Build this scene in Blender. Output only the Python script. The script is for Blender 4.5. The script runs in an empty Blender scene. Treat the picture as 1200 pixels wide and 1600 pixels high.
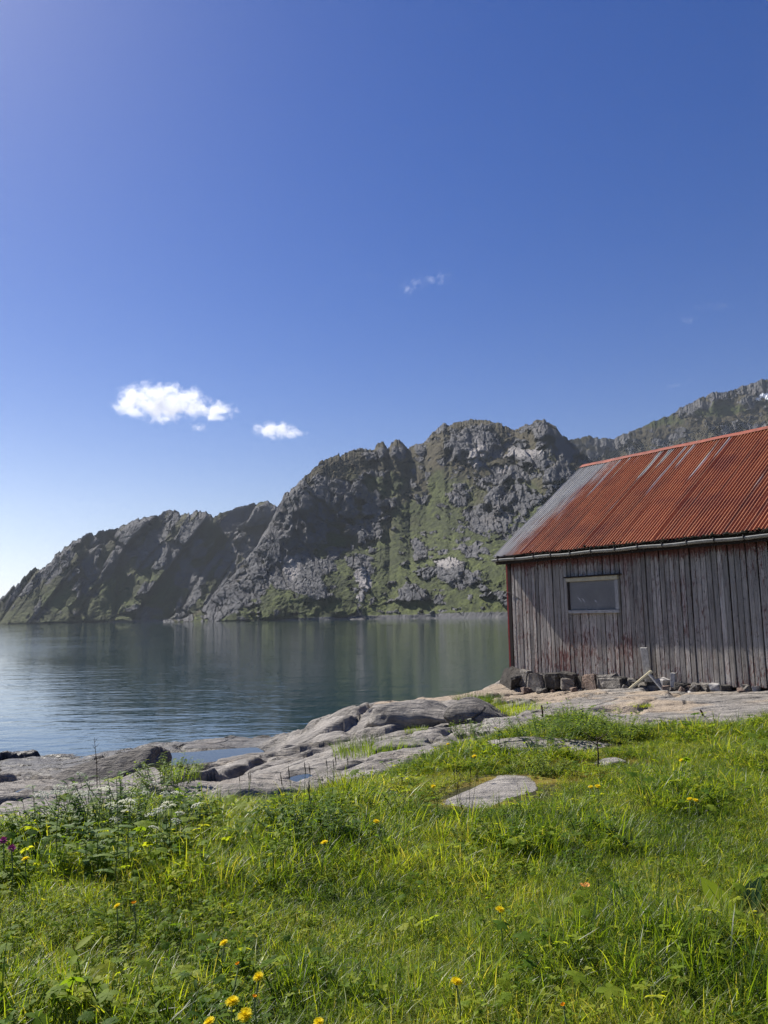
import bpy, bmesh, math, random
import numpy as np
from mathutils import Vector, Matrix, Euler, Quaternion
R = math.radians
scene = bpy.context.scene
col = scene.collection

# ------------------------------------------------------------------ camera
F = 1202.0                        # focal length in photograph pixels (1200 x 1600)
PITCH, ROLL = R(7.753), R(0.895)
cam_d = bpy.data.cameras.new('camera')
cam = bpy.data.objects.new('camera', cam_d); col.objects.link(cam)
cam_d.sensor_fit = 'VERTICAL'; cam_d.sensor_height = 24.0
cam_d.lens = F / 1600 * 24.0
cam_d.clip_start = 0.05; cam_d.clip_end = 40000
cam.matrix_world = Matrix.Rotation(R(90) + PITCH, 4, 'X') @ Matrix.Rotation(-ROLL, 4, 'Z')
scene.camera = cam

# ------------------------------------------------------------------ sky and sun
SUN = Vector((-0.504, 0.486, 0.714)).normalized()     # towards the sun
SUN_EL = math.asin(SUN.z); SUN_AZ = math.atan2(SUN.x, SUN.y)
world = bpy.data.worlds.new('World'); scene.world = world; world.use_nodes = True
wn = world.node_tree; wn.nodes.clear()
sky = wn.nodes.new('ShaderNodeTexSky'); sky.sky_type = 'NISHITA'; sky.sun_disc = False
sky.sun_elevation = SUN_EL; sky.sun_rotation = SUN_AZ % (2 * math.pi)
sky.altitude = 0; sky.air_density = 1.0; sky.dust_density = 0.35; sky.ozone_density = 4.0
hsv = wn.nodes.new('ShaderNodeHueSaturation')
hsv.inputs['Hue'].default_value = 0.519; hsv.inputs['Saturation'].default_value = 1.34; hsv.inputs['Value'].default_value = 1.0
wbg = wn.nodes.new('ShaderNodeBackground'); wbg.inputs['Strength'].default_value = 0.061
wout = wn.nodes.new('ShaderNodeOutputWorld')
# sea haze that pales the sky along the whole horizon, most of all towards the sun
def wnode(t, op, a, b):
    d = wn.nodes.new('ShaderNode' + t); d.operation = op
    for i_, q in enumerate((a, b)):
        if q is None: continue
        if isinstance(q, bpy.types.NodeSocket): wn.links.new(q, d.inputs[i_])
        else: d.inputs[i_].default_value = q
    return d
wdir = wn.nodes.new('ShaderNodeNewGeometry').outputs['Incoming']
wneg = wnode('VectorMath', 'SCALE', wdir, None); wneg.inputs['Scale'].default_value = -1.0
wsep = wn.nodes.new('ShaderNodeSeparateXYZ'); wn.links.new(wneg.outputs[0], wsep.inputs[0])
wz = wnode('Math', 'MAXIMUM', wsep.outputs['Z'], 0.0).outputs[0]
wlow = wnode('Math', 'EXPONENT', wnode('Math', 'MULTIPLY', wz, -9.0).outputs[0], None).outputs[0]
wdot = wnode('VectorMath', 'DOT_PRODUCT', wneg.outputs[0], (math.sin(SUN_AZ), math.cos(SUN_AZ), 0)).outputs['Value']
wpow = wnode('Math', 'POWER', wnode('Math', 'MAXIMUM', wdot, 0.0).outputs[0], 6.0).outputs[0]
wamt = wnode('Math', 'ADD', wnode('Math', 'MULTIPLY', wpow, 9.0).outputs[0], 4.5).outputs[0]
whz = wnode('VectorMath', 'SCALE', (0.95, 0.98, 1.12), None); wn.links.new(wamt, whz.inputs['Scale'])
wadd = wn.nodes.new('ShaderNodeMix'); wadd.data_type = 'RGBA'
wn.links.new(wlow, wadd.inputs[0]); wn.links.new(hsv.outputs[0], wadd.inputs[6]); wn.links.new(whz.outputs[0], wadd.inputs[7])
wn.links.new(sky.outputs[0], hsv.inputs['Color']); wn.links.new(wadd.outputs[2], wbg.inputs['Color']); wn.links.new(wbg.outputs[0], wout.inputs['Surface'])
sun_d = bpy.data.lights.new('sun', 'SUN'); sun_d.energy = 5.0; sun_d.angle = R(0.53); sun_d.color = (1.0, 0.955, 0.88)
sun_o = bpy.data.objects.new('sun', sun_d); col.objects.link(sun_o)
sun_o.rotation_euler = SUN.to_track_quat('Z', 'Y').to_euler()
scene.view_settings.view_transform = 'Standard'; scene.view_settings.look = 'None'
scene.view_settings.exposure = 0.68; scene.view_settings.gamma = 1.0; scene.view_settings.use_curve_mapping = False
scene.cycles.use_denoising = True; scene.cycles.denoising_input_passes = 'RGB'; scene.cycles.denoising_quality = 'HIGH'; scene.render.filter_size = 1.2
scene.cycles.max_bounces = 8; scene.cycles.transparent_max_bounces = 16
scene.cycles.caustics_reflective = False; scene.cycles.caustics_refractive = False
scene.cycles.sample_clamp_indirect = 6.0

WATER = -2.6                      # sea level; the camera is the origin

# ------------------------------------------------------------------ helpers
def ray(u, v):
    a, b = u - 600.0, 800.0 - v
    x = (a * math.cos(ROLL) + b * math.sin(ROLL)) / F
    y = (-a * math.sin(ROLL) + b * math.cos(ROLL)) / F
    return np.array([x, math.cos(PITCH) - y * math.sin(PITCH), math.sin(PITCH) + y * math.cos(PITCH)])
def at(u, v, z):                  # where the sight line of a photograph pixel meets height z
    d = ray(u, v); return Vector(d * (z / d[2]))
def aty(u, v, y):
    d = ray(u, v); return Vector(d * (y / d[1]))

def tag(o, label=None, cat=None, group=None, kind=None):
    if label: o['label'] = label
    if cat: o['category'] = cat
    if group: o['group'] = group
    if kind: o['kind'] = kind
    return o
def obj(name, me, mats=None, parent=None):
    o = bpy.data.objects.new(name, me); col.objects.link(o)
    if mats is not None and len(me.materials) == 0:
        for m in (mats if isinstance(mats, (list, tuple)) else [mats]): me.materials.append(m)
    if parent: o.parent = parent
    return o
def empty(name, loc=(0, 0, 0), rz=0.0):
    o = bpy.data.objects.new(name, None); col.objects.link(o)
    o.location = loc; o.rotation_euler = (0, 0, rz); o.empty_display_size = 0.1
    return o
def mesh_np(name, V, Fc, smooth=True, attrs=None):
    V = np.asarray(V, np.float32); Fc = np.asarray(Fc, np.int32)
    me = bpy.data.meshes.new(name)
    n = Fc.shape[1]
    me.vertices.add(len(V)); me.vertices.foreach_set('co', V.ravel())
    me.loops.add(Fc.size); me.loops.foreach_set('vertex_index', Fc.ravel())
    me.polygons.add(len(Fc)); me.polygons.foreach_set('loop_start', np.arange(0, Fc.size, n, dtype=np.int32))
    me.polygons.foreach_set('use_smooth', np.full(len(Fc), smooth, bool))
    for k, a in (attrs or {}).items():
        at_ = me.attributes.new(k, 'FLOAT', 'POINT'); at_.data.foreach_set('value', np.asarray(a, np.float32).ravel())
    me.update(calc_edges=True); me.validate()
    return me
def grid_faces(nr, nc):
    i = np.arange(nr * nc).reshape(nr, nc)
    return np.stack([i[:-1, :-1], i[:-1, 1:], i[1:, 1:], i[1:, :-1]], -1).reshape(-1, 4)
def from_bm(name, bm, smooth=False):
    me = bpy.data.meshes.new(name); bm.to_mesh(me); bm.free()
    if smooth: me.polygons.foreach_set('use_smooth', np.full(len(me.polygons), True))
    return me
def box_bm(bm, x0, x1, y0, y1, z0, z1, bevel=0.0, M=None):
    r = bmesh.ops.create_cube(bm, size=1.0)
    vs = r['verts']
    for w in vs:
        w.co = Vector((x0 + (w.co.x + .5) * (x1 - x0), y0 + (w.co.y + .5) * (y1 - y0), z0 + (w.co.z + .5) * (z1 - z0)))
    if bevel > 0:
        es = list({e for w in vs for e in w.link_edges})
        rb = bmesh.ops.bevel(bm, geom=es, offset=bevel, segments=1, affect='EDGES')
        vs = list({w for f in rb['faces'] for w in f.verts} | {w for w in vs if w.is_valid})
    if M is not None:
        for w in vs: w.co = M @ w.co
    return vs
def tube(pts, rad, sides=5, cap=True):
    """vertices and quads of a tapered tube along pts"""
    pts = [Vector(p) for p in pts]; n = len(pts)
    rad = [rad] * n if not hasattr(rad, '__len__') else rad
    V, Fq = [], []
    for i, p in enumerate(pts):
        t = (pts[min(i + 1, n - 1)] - pts[max(i - 1, 0)]).normalized()
        a = t.cross(Vector((0.3, 0.9, 0.1))).normalized() if abs(t.y) < .9 else t.cross(Vector((1, 0, 0))).normalized()
        b = t.cross(a)
        for k in range(sides):
            q = 2 * math.pi * k / sides
            V.append(p + (a * math.cos(q) + b * math.sin(q)) * rad[i])
    for i in range(n - 1):
        for k in range(sides):
            k2 = (k + 1) % sides
            Fq.append((i * sides + k, i * sides + k2, (i + 1) * sides + k2, (i + 1) * sides + k))
    if cap:
        Fq.append(tuple(range(sides))[::-1]); Fq.append(tuple((n - 1) * sides + k for k in range(sides)))
    return V, Fq
class Geo:                        # gathers pieces of ONE mesh
    def __init__(s): s.V, s.F, s.A = [], [], []
    def add(s, V, Fc, a=0.0):
        o = len(s.V); s.V += [tuple(v) for v in V]; s.F += [tuple(i + o for i in f) for f in Fc]; s.A += [a] * len(V)
    def build(s, name, smooth=True):
        me = bpy.data.meshes.new(name); me.from_pydata(s.V, [], s.F)
        me.polygons.foreach_set('use_smooth', np.full(len(me.polygons), smooth))
        t = me.attributes.new('tone', 'FLOAT', 'POINT'); t.data.foreach_set('value', np.asarray(s.A, np.float32))
        me.update(); return me

# ---- gradient noise in numpy
_G = np.array([(1,1,0),(-1,1,0),(1,-1,0),(-1,-1,0),(1,0,1),(-1,0,1),(1,0,-1),(-1,0,-1),(0,1,1),(0,-1,1),(0,1,-1),(0,-1,-1),(1,1,0),(-1,1,0),(0,-1,1),(0,-1,-1)], np.float32)
def _hash(i, j, k):
    h = (i.astype(np.uint32) * np.uint32(374761393) + j.astype(np.uint32) * np.uint32(668265263) + k.astype(np.uint32) * np.uint32(2147483647 - 58))
    h = (h ^ (h >> np.uint32(13))) * np.uint32(1274126177)
    return h ^ (h >> np.uint32(16))
def perlin(x, y, z=0.0, seed=0):
    x = np.asarray(x, np.float32); y = np.asarray(y, np.float32)
    x, y, z = np.broadcast_arrays(x, y, np.float32(z) + np.float32(0.5 + seed * 17.3))
    xi, yi, zi = np.floor(x), np.floor(y), np.floor(z)
    fx, fy, fz = x - xi, y - yi, z - zi
    xi, yi, zi = xi.astype(np.int64), yi.astype(np.int64), zi.astype(np.int64)
    u, v, w = [f * f * f * (f * (f * 6 - 15) + 10) for f in (fx, fy, fz)]
    def g(a, b, c):
        q = _G[_hash(xi + a, yi + b, zi + c) & np.uint32(15)]
        return q[..., 0] * (fx - a) + q[..., 1] * (fy - b) + q[..., 2] * (fz - c)
    L = lambda t, a, b: a + t * (b - a)
    return L(w, L(v, L(u, g(0,0,0), g(1,0,0)), L(u, g(0,1,0), g(1,1,0))), L(v, L(u, g(0,0,1), g(1,0,1)), L(u, g(0,1,1), g(1,1,1))))
def fbm(x, y, oct=4, seed=0, z=0.0, gain=0.5, lac=2.03):
    s, a = 0.0, 1.0
    for o in range(oct):
        s = s + a * perlin(x, y, z, seed + o); x = x * lac; y = y * lac; z = z * lac; a *= gain
    return s
def ridged(x, y, oct=4, seed=0, gain=0.5):
    s, a = 0.0, 1.0
    for o in range(oct):
        s = s + a * (1 - 2 * np.abs(perlin(x, y, 0.0, seed + o))); x = x * 2.03; y = y * 2.03; a *= gain
    return s / 1.6
def cells(x, y, seed=0):
    """worley noise: distance to nearest, second nearest, random value of the cell"""
    xi, yi = np.floor(x).astype(np.int64), np.floor(y).astype(np.int64)
    d1 = np.full(x.shape, 9.0); d2 = d1.copy(); rv = np.zeros(x.shape)
    for a in (-1, 0, 1):
        for b in (-1, 0, 1):
            h = _hash(xi + a, yi + b, np.full_like(xi, seed * 7 + 3))
            px = xi + a + (h & np.uint32(1023)) / 1023.0; py = yi + b + ((h >> np.uint32(10)) & np.uint32(1023)) / 1023.0
            d = np.hypot(px - x, py - y); r = ((h >> np.uint32(20)) & np.uint32(1023)) / 1023.0
            c = d < d1; d2 = np.where(c, d1, np.minimum(d2, d)); rv = np.where(c, r, rv); d1 = np.where(c, d, d1)
    return d1, d2, rv
def facets(x, y, seed=0, tilt=1.0):
    """broken rock: every cell of a worley pattern is a plane of its own height and slope; also the distance to the joint"""
    xi, yi = np.floor(x).astype(np.int64), np.floor(y).astype(np.int64)
    d1 = np.full(x.shape, 9.0); d2 = d1.copy(); hv = np.zeros(x.shape)
    for a in (-1, 0, 1):
        for b in (-1, 0, 1):
            h = _hash(xi + a, yi + b, np.full_like(xi, seed * 7 + 3)); g = _hash(xi + a, yi + b, np.full_like(xi, seed * 11 + 5))
            px = xi + a + (h & np.uint32(1023)) / 1023.0; py = yi + b + ((h >> np.uint32(10)) & np.uint32(1023)) / 1023.0
            d = np.hypot(px - x, py - y)
            r = ((h >> np.uint32(20)) & np.uint32(1023)) / 1023.0 - .5 + tilt * (((g & np.uint32(1023)) / 1023.0 - .5) * (x - px) + (((g >> np.uint32(10)) & np.uint32(1023)) / 1023.0 - .5) * (y - py))
            c = d < d1; d2 = np.where(c, d1, np.minimum(d2, d)); hv = np.where(c, r, hv); d1 = np.where(c, d, d1)
    return hv, d2 - d1
def sstep(a, b, x):
    t = np.clip((x - a) / (b - a), 0, 1); return t * t * (3 - 2 * t)

# ---- shader helper
class NT:
    def __init__(s, name):
        s.m = bpy.data.materials.new(name); s.m.use_nodes = True
        s.t = s.m.node_tree; s.t.nodes.clear(); s.out = s.t.nodes.new('ShaderNodeOutputMaterial')
    def n(s, typ, props=None, **ins):
        d = s.t.nodes.new('ShaderNode' + typ)
        for k, v in (props or {}).items(): setattr(d, k, v)
        for k, v in ins.items():
            k = int(k[1:]) if k[0] == '_' and k[1:].isdigit() else k.replace('_', ' ')
            s.set(d.inputs[k], v)
        return d
    def set(s, sock, v):
        if isinstance(v, bpy.types.NodeSocket): s.t.links.new(v, sock)
        elif isinstance(v, bpy.types.Node): s.t.links.new(v.outputs[0], sock)
        else: sock.default_value = v
    def math(s, op, a, b=0.0, clamp=False):
        d = s.t.nodes.new('ShaderNodeMath'); d.operation = op; d.use_clamp = clamp
        s.set(d.inputs[0], a); s.set(d.inputs[1], b); return d.outputs[0]
    def mix(s, fac, a, b, blend='MIX'):
        d = s.t.nodes.new('ShaderNodeMix'); d.data_type = 'RGBA'; d.blend_type = blend
        s.set(d.inputs[0], fac)
        for i, c in ((6, a), (7, b)):
            s.set(d.inputs[i], tuple(c) + (1,) if isinstance(c, (tuple, list)) and len(c) == 3 else c)
        return d.outputs[2]
    def ramp(s, fac, stops, interp='LINEAR'):
        d = s.t.nodes.new('ShaderNodeValToRGB'); s.set(d.inputs[0], fac); r = d.color_ramp; r.interpolation = interp
        while len(r.elements) < len(stops): r.elements.new(0.5)
        for e, (p, c) in zip(r.elements, stops):
            e.position = p; e.color = (c, c, c, 1) if not hasattr(c, '__len__') else tuple(c) + (1,)
        return d.outputs[0]
    def smooth(s, x, lo, hi):
        d = s.t.nodes.new('ShaderNodeMapRange'); d.interpolation_type = 'SMOOTHSTEP'
        s.set(d.inputs[0], x); d.inputs[1].default_value = lo; d.inputs[2].default_value = hi; return d.outputs[0]
    def noise(s, vec, scale, detail=4, rough=.55, dist=0.0):
        return s.n('TexNoise', Vector=vec, Scale=scale, Detail=detail, Roughness=rough, Distortion=dist).outputs[0]
    def scalev(s, vec, xyz, rot=(0, 0, 0)):
        return s.n('Mapping', Vector=vec, Scale=xyz, Rotation=rot).outputs[0]
    def attr(s, name, inst=False):
        return s.n('Attribute', {'attribute_name': name, 'attribute_type': 'INSTANCER' if inst else 'GEOMETRY'}).outputs['Fac']
    def pos(s): return s.n('NewGeometry').outputs['Position']
    def bump(s, h, strength=1.0, dist=1.0, normal=None):
        d = s.n('Bump', Height=h, Strength=strength, Distance=dist)
        if normal is not None: s.set(d.inputs['Normal'], normal)
        return d.outputs[0]
    def pbsdf(s, color, rough=.8, normal=None, spec=.5, **kw):
        d = s.n('BsdfPrincipled', Roughness=rough)
        s.set(d.inputs['Base Color'], tuple(color) + (1,) if isinstance(color, tuple) and len(color) == 3 else color)
        d.inputs['Specular IOR Level'].default_value = spec
        if normal is not None: s.set(d.inputs['Normal'], normal)
        for k, v in kw.items(): s.set(d.inputs[k.replace('_', ' ')], v)
        s.t.links.new(d.outputs[0], s.out.inputs['Surface']); return d
def simple(name, c, rough=.8, spec=.4, var=0.25, scale=30.0, bump=0.0, metal=0.0):
    N = NT(name); nz = N.noise(N.pos(), scale, 5)
    c2 = tuple(min(1, x * (1 + var)) for x in c); c1 = tuple(x * (1 - var) for x in c)
    N.pbsdf(N.ramp(nz, [(.3, c1), (.7, c2)]), rough, N.bump(nz, 1.0, bump) if bump else None, spec, Metallic=metal)
    return N.m

# ------------------------------------------------------------------ materials of the setting
def mat_mountain():
    N = NT('mountain_ground'); P = N.pos()
    rock, heath, pale = N.attr('rock'), N.attr('heath'), N.attr('pale')
    n1 = N.noise(P, .018, 6, .6); n2 = N.noise(P, .11, 5, .65); n3 = N.noise(P, .5, 4, .7)
    st = N.noise(N.scalev(P, (.22, .22, .035)), 1.0, 5, .62)           # vertical water streaks
    rk = N.ramp(st, [(.3, (.034, .035, .039)), (.5, (.092, .092, .096)), (.70, (.215, .209, .205))])
    rk = N.mix(N.smooth(n2, .45, .7), rk, (.085, .083, .084))
    rk = N.mix(N.math('MULTIPLY', N.smooth(n1, .5, .7), .5), rk, (.15, .138, .128))
    rk = N.mix(pale, rk, (.33, .305, .285))
    gr = N.ramp(N.math('ADD', N.math('MULTIPLY', n2, .6), N.math('MULTIPLY', n1, .4)), [(.34, (.026, .032, .012)), (.48, (.050, .060, .019)), (.58, (.094, .112, .030)), (.7, (.135, .150, .040))])
    gr = N.mix(N.math('MULTIPLY', N.smooth(n3, .50, .60), .85), gr, (.022, .031, .012))          # dark scrub
    ht = N.ramp(n2, [(.3, (.035, .032, .020)), (.55, (.075, .062, .036)), (.75, (.095, .090, .038))])
    gr = N.mix(heath, gr, ht)
    e = N.smooth(N.math('ADD', rock, N.math('MULTIPLY', N.math('SUBTRACT', n3, .5), .7)), .40, .60)
    c = N.mix(e, gr, rk)
    c = N.mix(N.smooth(N.attr('snow'), .4, .6), c, (.85, .87, .9))
    h = N.math('ADD', N.math('MULTIPLY', n2, 5.0), N.math('MULTIPLY', n3, 2.4))
    h = N.math('ADD', h, N.math('MULTIPLY', N.math('MULTIPLY', st, e), 4.0))
    N.pbsdf(c, .9, N.bump(h, .6, 1.0), .15)
    return N.m
def mat_water():
    N = NT('sea_water'); P = N.pos()
    big = N.noise(P, .03, 3, .5); mid = N.noise(N.scalev(P, (.45, 1.0, 1), (0, 0, .35)), .9, 3, .55, .4)
    sml = N.noise(N.scalev(P, (.6, 1.0, 1), (0, 0, -.3)), 4.0, 3, .5, .3)
    amp = N.ramp(big, [(.35, .35), (.65, 1.0)])
    h = N.math('ADD', N.math('MULTIPLY', mid, .050), N.math('MULTIPLY', sml, .015))
    h = N.math('MULTIPLY', h, amp)
    N.pbsdf((.010, .034, .038), .03, N.bump(h, 1.0, 1.0), .5, IOR=1.9)
    return N.m
def mat_rock(name='shore_rock', scale=1.0, tint=(1, 1, 1), dark=0.0):
    N = NT(name); P = N.pos()
    big = N.noise(P, .5 * scale, 5, .6); mid = N.noise(P, 2.6 * scale, 6, .62); fine = N.noise(P, 55, 4, .7); grit = N.noise(P, 160, 2, .6)
    lay = N.noise(N.scalev(P, (1.2, 5.0, 9.0), (.25, .3, .6)), 1.6 * scale, 6, .65, .4)
    c = N.ramp(mid, [(.30, (.128, .116, .103)), (.5, (.270, .246, .217)), (.72, (.400, .366, .325))])
    c = N.mix(N.math('MULTIPLY', N.smooth(big, .52, .68), .55), c, (.30, .245, .19))           # warm weathered patches
    c = N.mix(N.math('MULTIPLY', N.smooth(lay, .54, .66), .55), c, (.09, .087, .088))          # dark bands along the grain
    c = N.mix(N.math('MULTIPLY', N.smooth(fine, .56, .68), .6), c, (.07, .068, .066))          # black lichen specks
    c = N.mix(N.math('MULTIPLY', N.smooth(grit, .6, .7), .5), c, (.46, .45, .43))              # crystals
    z = N.n('SeparateXYZ', Vector=P).outputs['Z']
    tide = N.smooth(N.math('ADD', z, N.math('MULTIPLY', mid, .5)), -1.75, -2.35)
    tide.node.inputs[1].default_value = -2.20; tide.node.inputs[2].default_value = -1.55
    wet = N.math('SUBTRACT', 1.0, tide)
    c = N.mix(N.math('MULTIPLY', wet, .8), c, (.040, .038, .036))                               # black tidal band
    c = N.mix(N.math('MULTIPLY', N.smooth(N.attr('rust'), .3, .7), .8), c, (.40, .315, .225))     # ochre staining
    if tint != (1, 1, 1) or dark: c = N.mix(1.0, c, tuple(x * (1 - dark) for x in tint), 'MULTIPLY')
    crk = N.n('TexVoronoi', {'feature': 'DISTANCE_TO_EDGE'}, Vector=N.scalev(P, (1, 2.2, 2), (.1, .2, .55)), Scale=.55 * scale)
    ck = N.math('MULTIPLY', N.math('SUBTRACT', 1.0, N.smooth(crk.outputs[0], 0.0, .025)), N.smooth(big, .40, .55))
    c = N.mix(N.math('MULTIPLY', ck, .75), c, (.025, .024, .022))
    h = N.math('ADD', N.math('MULTIPLY', mid, .16), N.math('MULTIPLY', lay, .12))
    h = N.math('ADD', h, N.math('MULTIPLY', fine, .022)); h = N.math('SUBTRACT', h, N.math('MULTIPLY', ck, .04))
    rough = N.mix(wet, (.88, .88, .88), (.45, .45, .45))
    N.pbsdf(c, rough, N.bump(h, .9, 1.0), .3)
    return N.m
M = {}
M['mountain'] = mat_mountain(); M['water'] = mat_water(); M['rock'] = mat_rock(); M['darkrock'] = mat_rock('dark_boulder_rock', 1.5, dark=.35)

# ------------------------------------------------------------------ sea
def disc(name, z, r, m, n=96):
    V = [(0, 0, z)] + [(r * math.cos(2 * math.pi * i / n), r * math.sin(2 * math.pi * i / n), z) for i in range(n)]
    me = bpy.data.meshes.new(name); me.from_pydata(V, [], [(0, 1 + i, 1 + (i + 1) % n) for i in range(n)]); me.update()
    return obj(name, me, m)
tag(disc('sea_water', WATER, 4200, M['water']), kind='structure')
tag(disc('seabed', WATER - 3.5, 4200, simple('seabed_sand', (.05, .06, .05))), kind='structure')

# ------------------------------------------------------------------ mountains
def horizon_v(u):                 # picture height of the horizon in a column, used to turn skyline pixels into angles
    t = math.tan(PITCH) * F
    return 800 + (t + (u - 600) * -math.sin(ROLL)) / math.cos(ROLL)
def mountain(name, skyl, shore, ridge, u0, u1, ncol, nrow, seed, prof, feats, style, jag=1.2):
    us = np.linspace(u0, u1, ncol)
    sk = np.interp(us, [p[0] for p in skyl], [p[1] for p in skyl])
    fj, _ = facets(us / 7.0, us * 0 + .5, seed + 4, 2.4); fk, _ = facets(us / 2.6, us * 0 + .5, seed + 5, 2.0)
    sk0 = np.minimum(sk, np.array([horizon_v(u) for u in us]) - .5)
    sk = sk + jag * (.7 * fbm(us / 9.0, us * 0, 4, seed) + .7 * ridged(us / 22.0, us * 0 + 5, 2, seed + 9) - .4 + 1.7 * fj + .9 * fk)
    base_v = np.array([horizon_v(u) for u in us])
    sk = np.minimum(sk, base_v - .5)
    D = np.array([ray(u, v) for u, v in zip(us, sk)]); hz = np.hypot(D[:, 0], D[:, 1]); tanel = D[:, 2] / hz
    dirx, diry = D[:, 0] / hz, D[:, 1] / hz
    Ds = np.interp(us, [p[0] for p in shore], [p[1] for p in shore]); Dr = np.interp(us, [p[0] for p in ridge], [p[1] for p in ridge])
    Dn = 10 * fbm(us / 45, us * 0 + 3, 3, seed + 3)
    D0 = np.array([ray(u, v) for u, v in zip(us, sk0)]); zr0 = D0[:, 2] / np.hypot(D0[:, 0], D0[:, 1]) * Dr
    zr = tanel * Dr                                        # ridge height above the camera
    nb = max(10, nrow // 8)
    t = np.concatenate([np.linspace(0, 1, nrow), 1 + np.linspace(0, 1, nb + 1)[1:] ** 1.3 * .8])
    T, U = np.meshgrid(t, us, indexing='ij')
    tf = np.minimum(T, 1.0)
    H = zr0 - (WATER - 1.5)
    Pf = prof(tf, U)
    Pf = np.where(T > 1, 1 - ((T - 1) / .8) ** 1.2 * .95, Pf)
    crest = sstep(.90, 1.0, T) * (1 - sstep(1.0, 1.15, T))                 # the jagged crest line does not run down the face
    Z = (WATER - 1.5) + H[None, :] * Pf + (zr - zr0)[None, :] * crest
    Rr = Ds[None, :] + (Dr - Ds)[None, :] * T + Dn[None, :] * (1 - sstep(0, .12, T))
    Dm = float(np.mean(Dr))
    X = (U - 600) / F * Dm; Zf = Z * (Dm / Rr)              # face coordinates in metres
    rock, disp, heath, pale, snow = style(X, Zf, tf, U, Z / np.maximum(H[None, :], 1), seed)
    PXv = base_v[None, :] - (Z / Rr) * F                    # approximate picture height of each point, to set named outcrops where they stand
    for (fu, fv, du, dv, k, b) in feats:
        wob = .55 * fbm(U / 14.0, PXv / 14.0, 3, seed + 40)
        q = np.sqrt(((U - fu) / du) ** 2 + ((PXv - fv) / dv) ** 2) + wob
        m = 1 - sstep(.55, 1.12, q)
        if k == 'rock':
            rock = np.maximum(rock, m); disp = disp + b * m * (1 + .0 * U)
        elif k == 'pale': rock = np.maximum(rock, m); pale = np.maximum(pale, m * .8)
        elif k == 'green': rock = rock * (1 - m); heath = heath * (1 - m)
        elif k == 'snow': snow = np.maximum(snow, 1 - sstep(.8, 1.0, q))
    rb = sstep(.25, .6, rock)
    # structure of the bare rock: vertical ribs, blocks and clefts
    wx = X + 9 * fbm(X / 40, Zf / 40, 3, seed + 20) + Zf * .25
    ribs = ridged(wx / 34.0, Zf / 210.0, 3, seed + 21); rib2 = ridged(wx / 13.0, Zf / 60.0, 3, seed + 22)
    jx, jz = X + 5 * fbm(X / 22, Zf / 22, 3, seed + 24) + .22 * Zf, Zf + 4 * fbm(X / 18, Zf / 18, 3, seed + 26)
    f1, g1 = facets(jx / 24.0, jz / 46.0, seed, 2.2); f2, g2 = facets(jx / 9.0, jz / 15.0, seed + 1, 2.0); f3, g3 = facets(jx / 3.6, jz / 5.5, seed + 2, 1.8)
    f0, g0 = facets(jx / 62.0 + .15 * Zf / 62, jz / 120.0, seed + 6, 2.6)
    dr = rb * (15.0 * f0 - 4.0 * (1 - sstep(0, .10, g0)) + 4.5 * ribs + 2.0 * rib2 + 6.5 * f1 + 2.0 * f2 + .7 * f3 - 2.0 * (1 - sstep(0, .12, g1)) + .6 * fbm(X / 7, Zf / 6, 3, seed + 23))
    dr = dr + (1 - rb) * (4.5 * fbm(X / 30, Zf / 45, 4, seed + 30) + 3.0 * ridged((X + .5 * Zf) / 34, Zf / 150, 3, seed + 31) + 1.5 * fbm(X / 5, Zf / 4, 3, seed + 33))
    win = sstep(0, .05, T) * (1 - .75 * sstep(.93, 1.0, T))
    Rr = Rr - (disp + dr) * win
    Z = Z + (1 - rb) * .9 * fbm(X / 5.0, Rr / 5.0, 3, seed + 35) * win + rb * 1.5 * f3 * win
    V = np.stack([Rr * dirx[None, :], Rr * diry[None, :], Z], -1).reshape(-1, 3)
    me = mesh_np(name, V, grid_faces(len(t), ncol), True, {'rock': rock, 'heath': heath, 'pale': pale, 'snow': snow})
    me.polygons.foreach_set('use_smooth', np.zeros(len(me.polygons), bool))
    return tag(obj(name, me, M['mountain']), kind='structure')

def style_main(X, Z, t, U, hn, seed):
    n = fbm(X / 60, Z / 45, 5, seed + 50) + .35 * fbm(X / 16, Z / 12, 3, seed + 56)
    hi = sstep(.45, .95, t)
    rock = sstep(.10, .34, n - .17 + .16 * hi - .12 * sstep(.5, .1, t))
    rock = np.maximum(rock, .8 * sstep(.25 + .12 * sstep(.5, .2, t), .38 + .12 * sstep(.5, .2, t), fbm(X / 17, Z / 11, 4, seed + 57) + .15 * fbm(X / 70, Z / 50, 2, seed + 58)))
    left = 1 - sstep(455, 560, U + .35 * (Z * F / 1100) - 30)                      # the cliff on the left flank
    lowgreen = sstep(.30, .16, t) * sstep(395, 470, U)
    rock = np.maximum(rock, left * sstep(.12, .30, t + .25 * n) * sstep(-.35, .05, n + .25))
    rock = np.maximum(rock, (1 - sstep(.012, .03, t)) * .9)                         # bare rim above the water
    heath = np.clip(sstep(.42, .85, t + .25 * fbm(X / 50, Z / 50, 3, seed + 60)), 0, 1)
    disp = 9 * fbm(X / 90, Z / 70, 3, seed + 62) + 20 * left * (ridged((X + .25 * Z) / 62, Z / 420, 2, seed + 66) - .3) + 7 * rock * (.3 + .7 * fbm(X / 30, Z / 30, 2, seed + 64))
    return rock, disp, heath, np.zeros_like(X), np.zeros_like(X)
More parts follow.
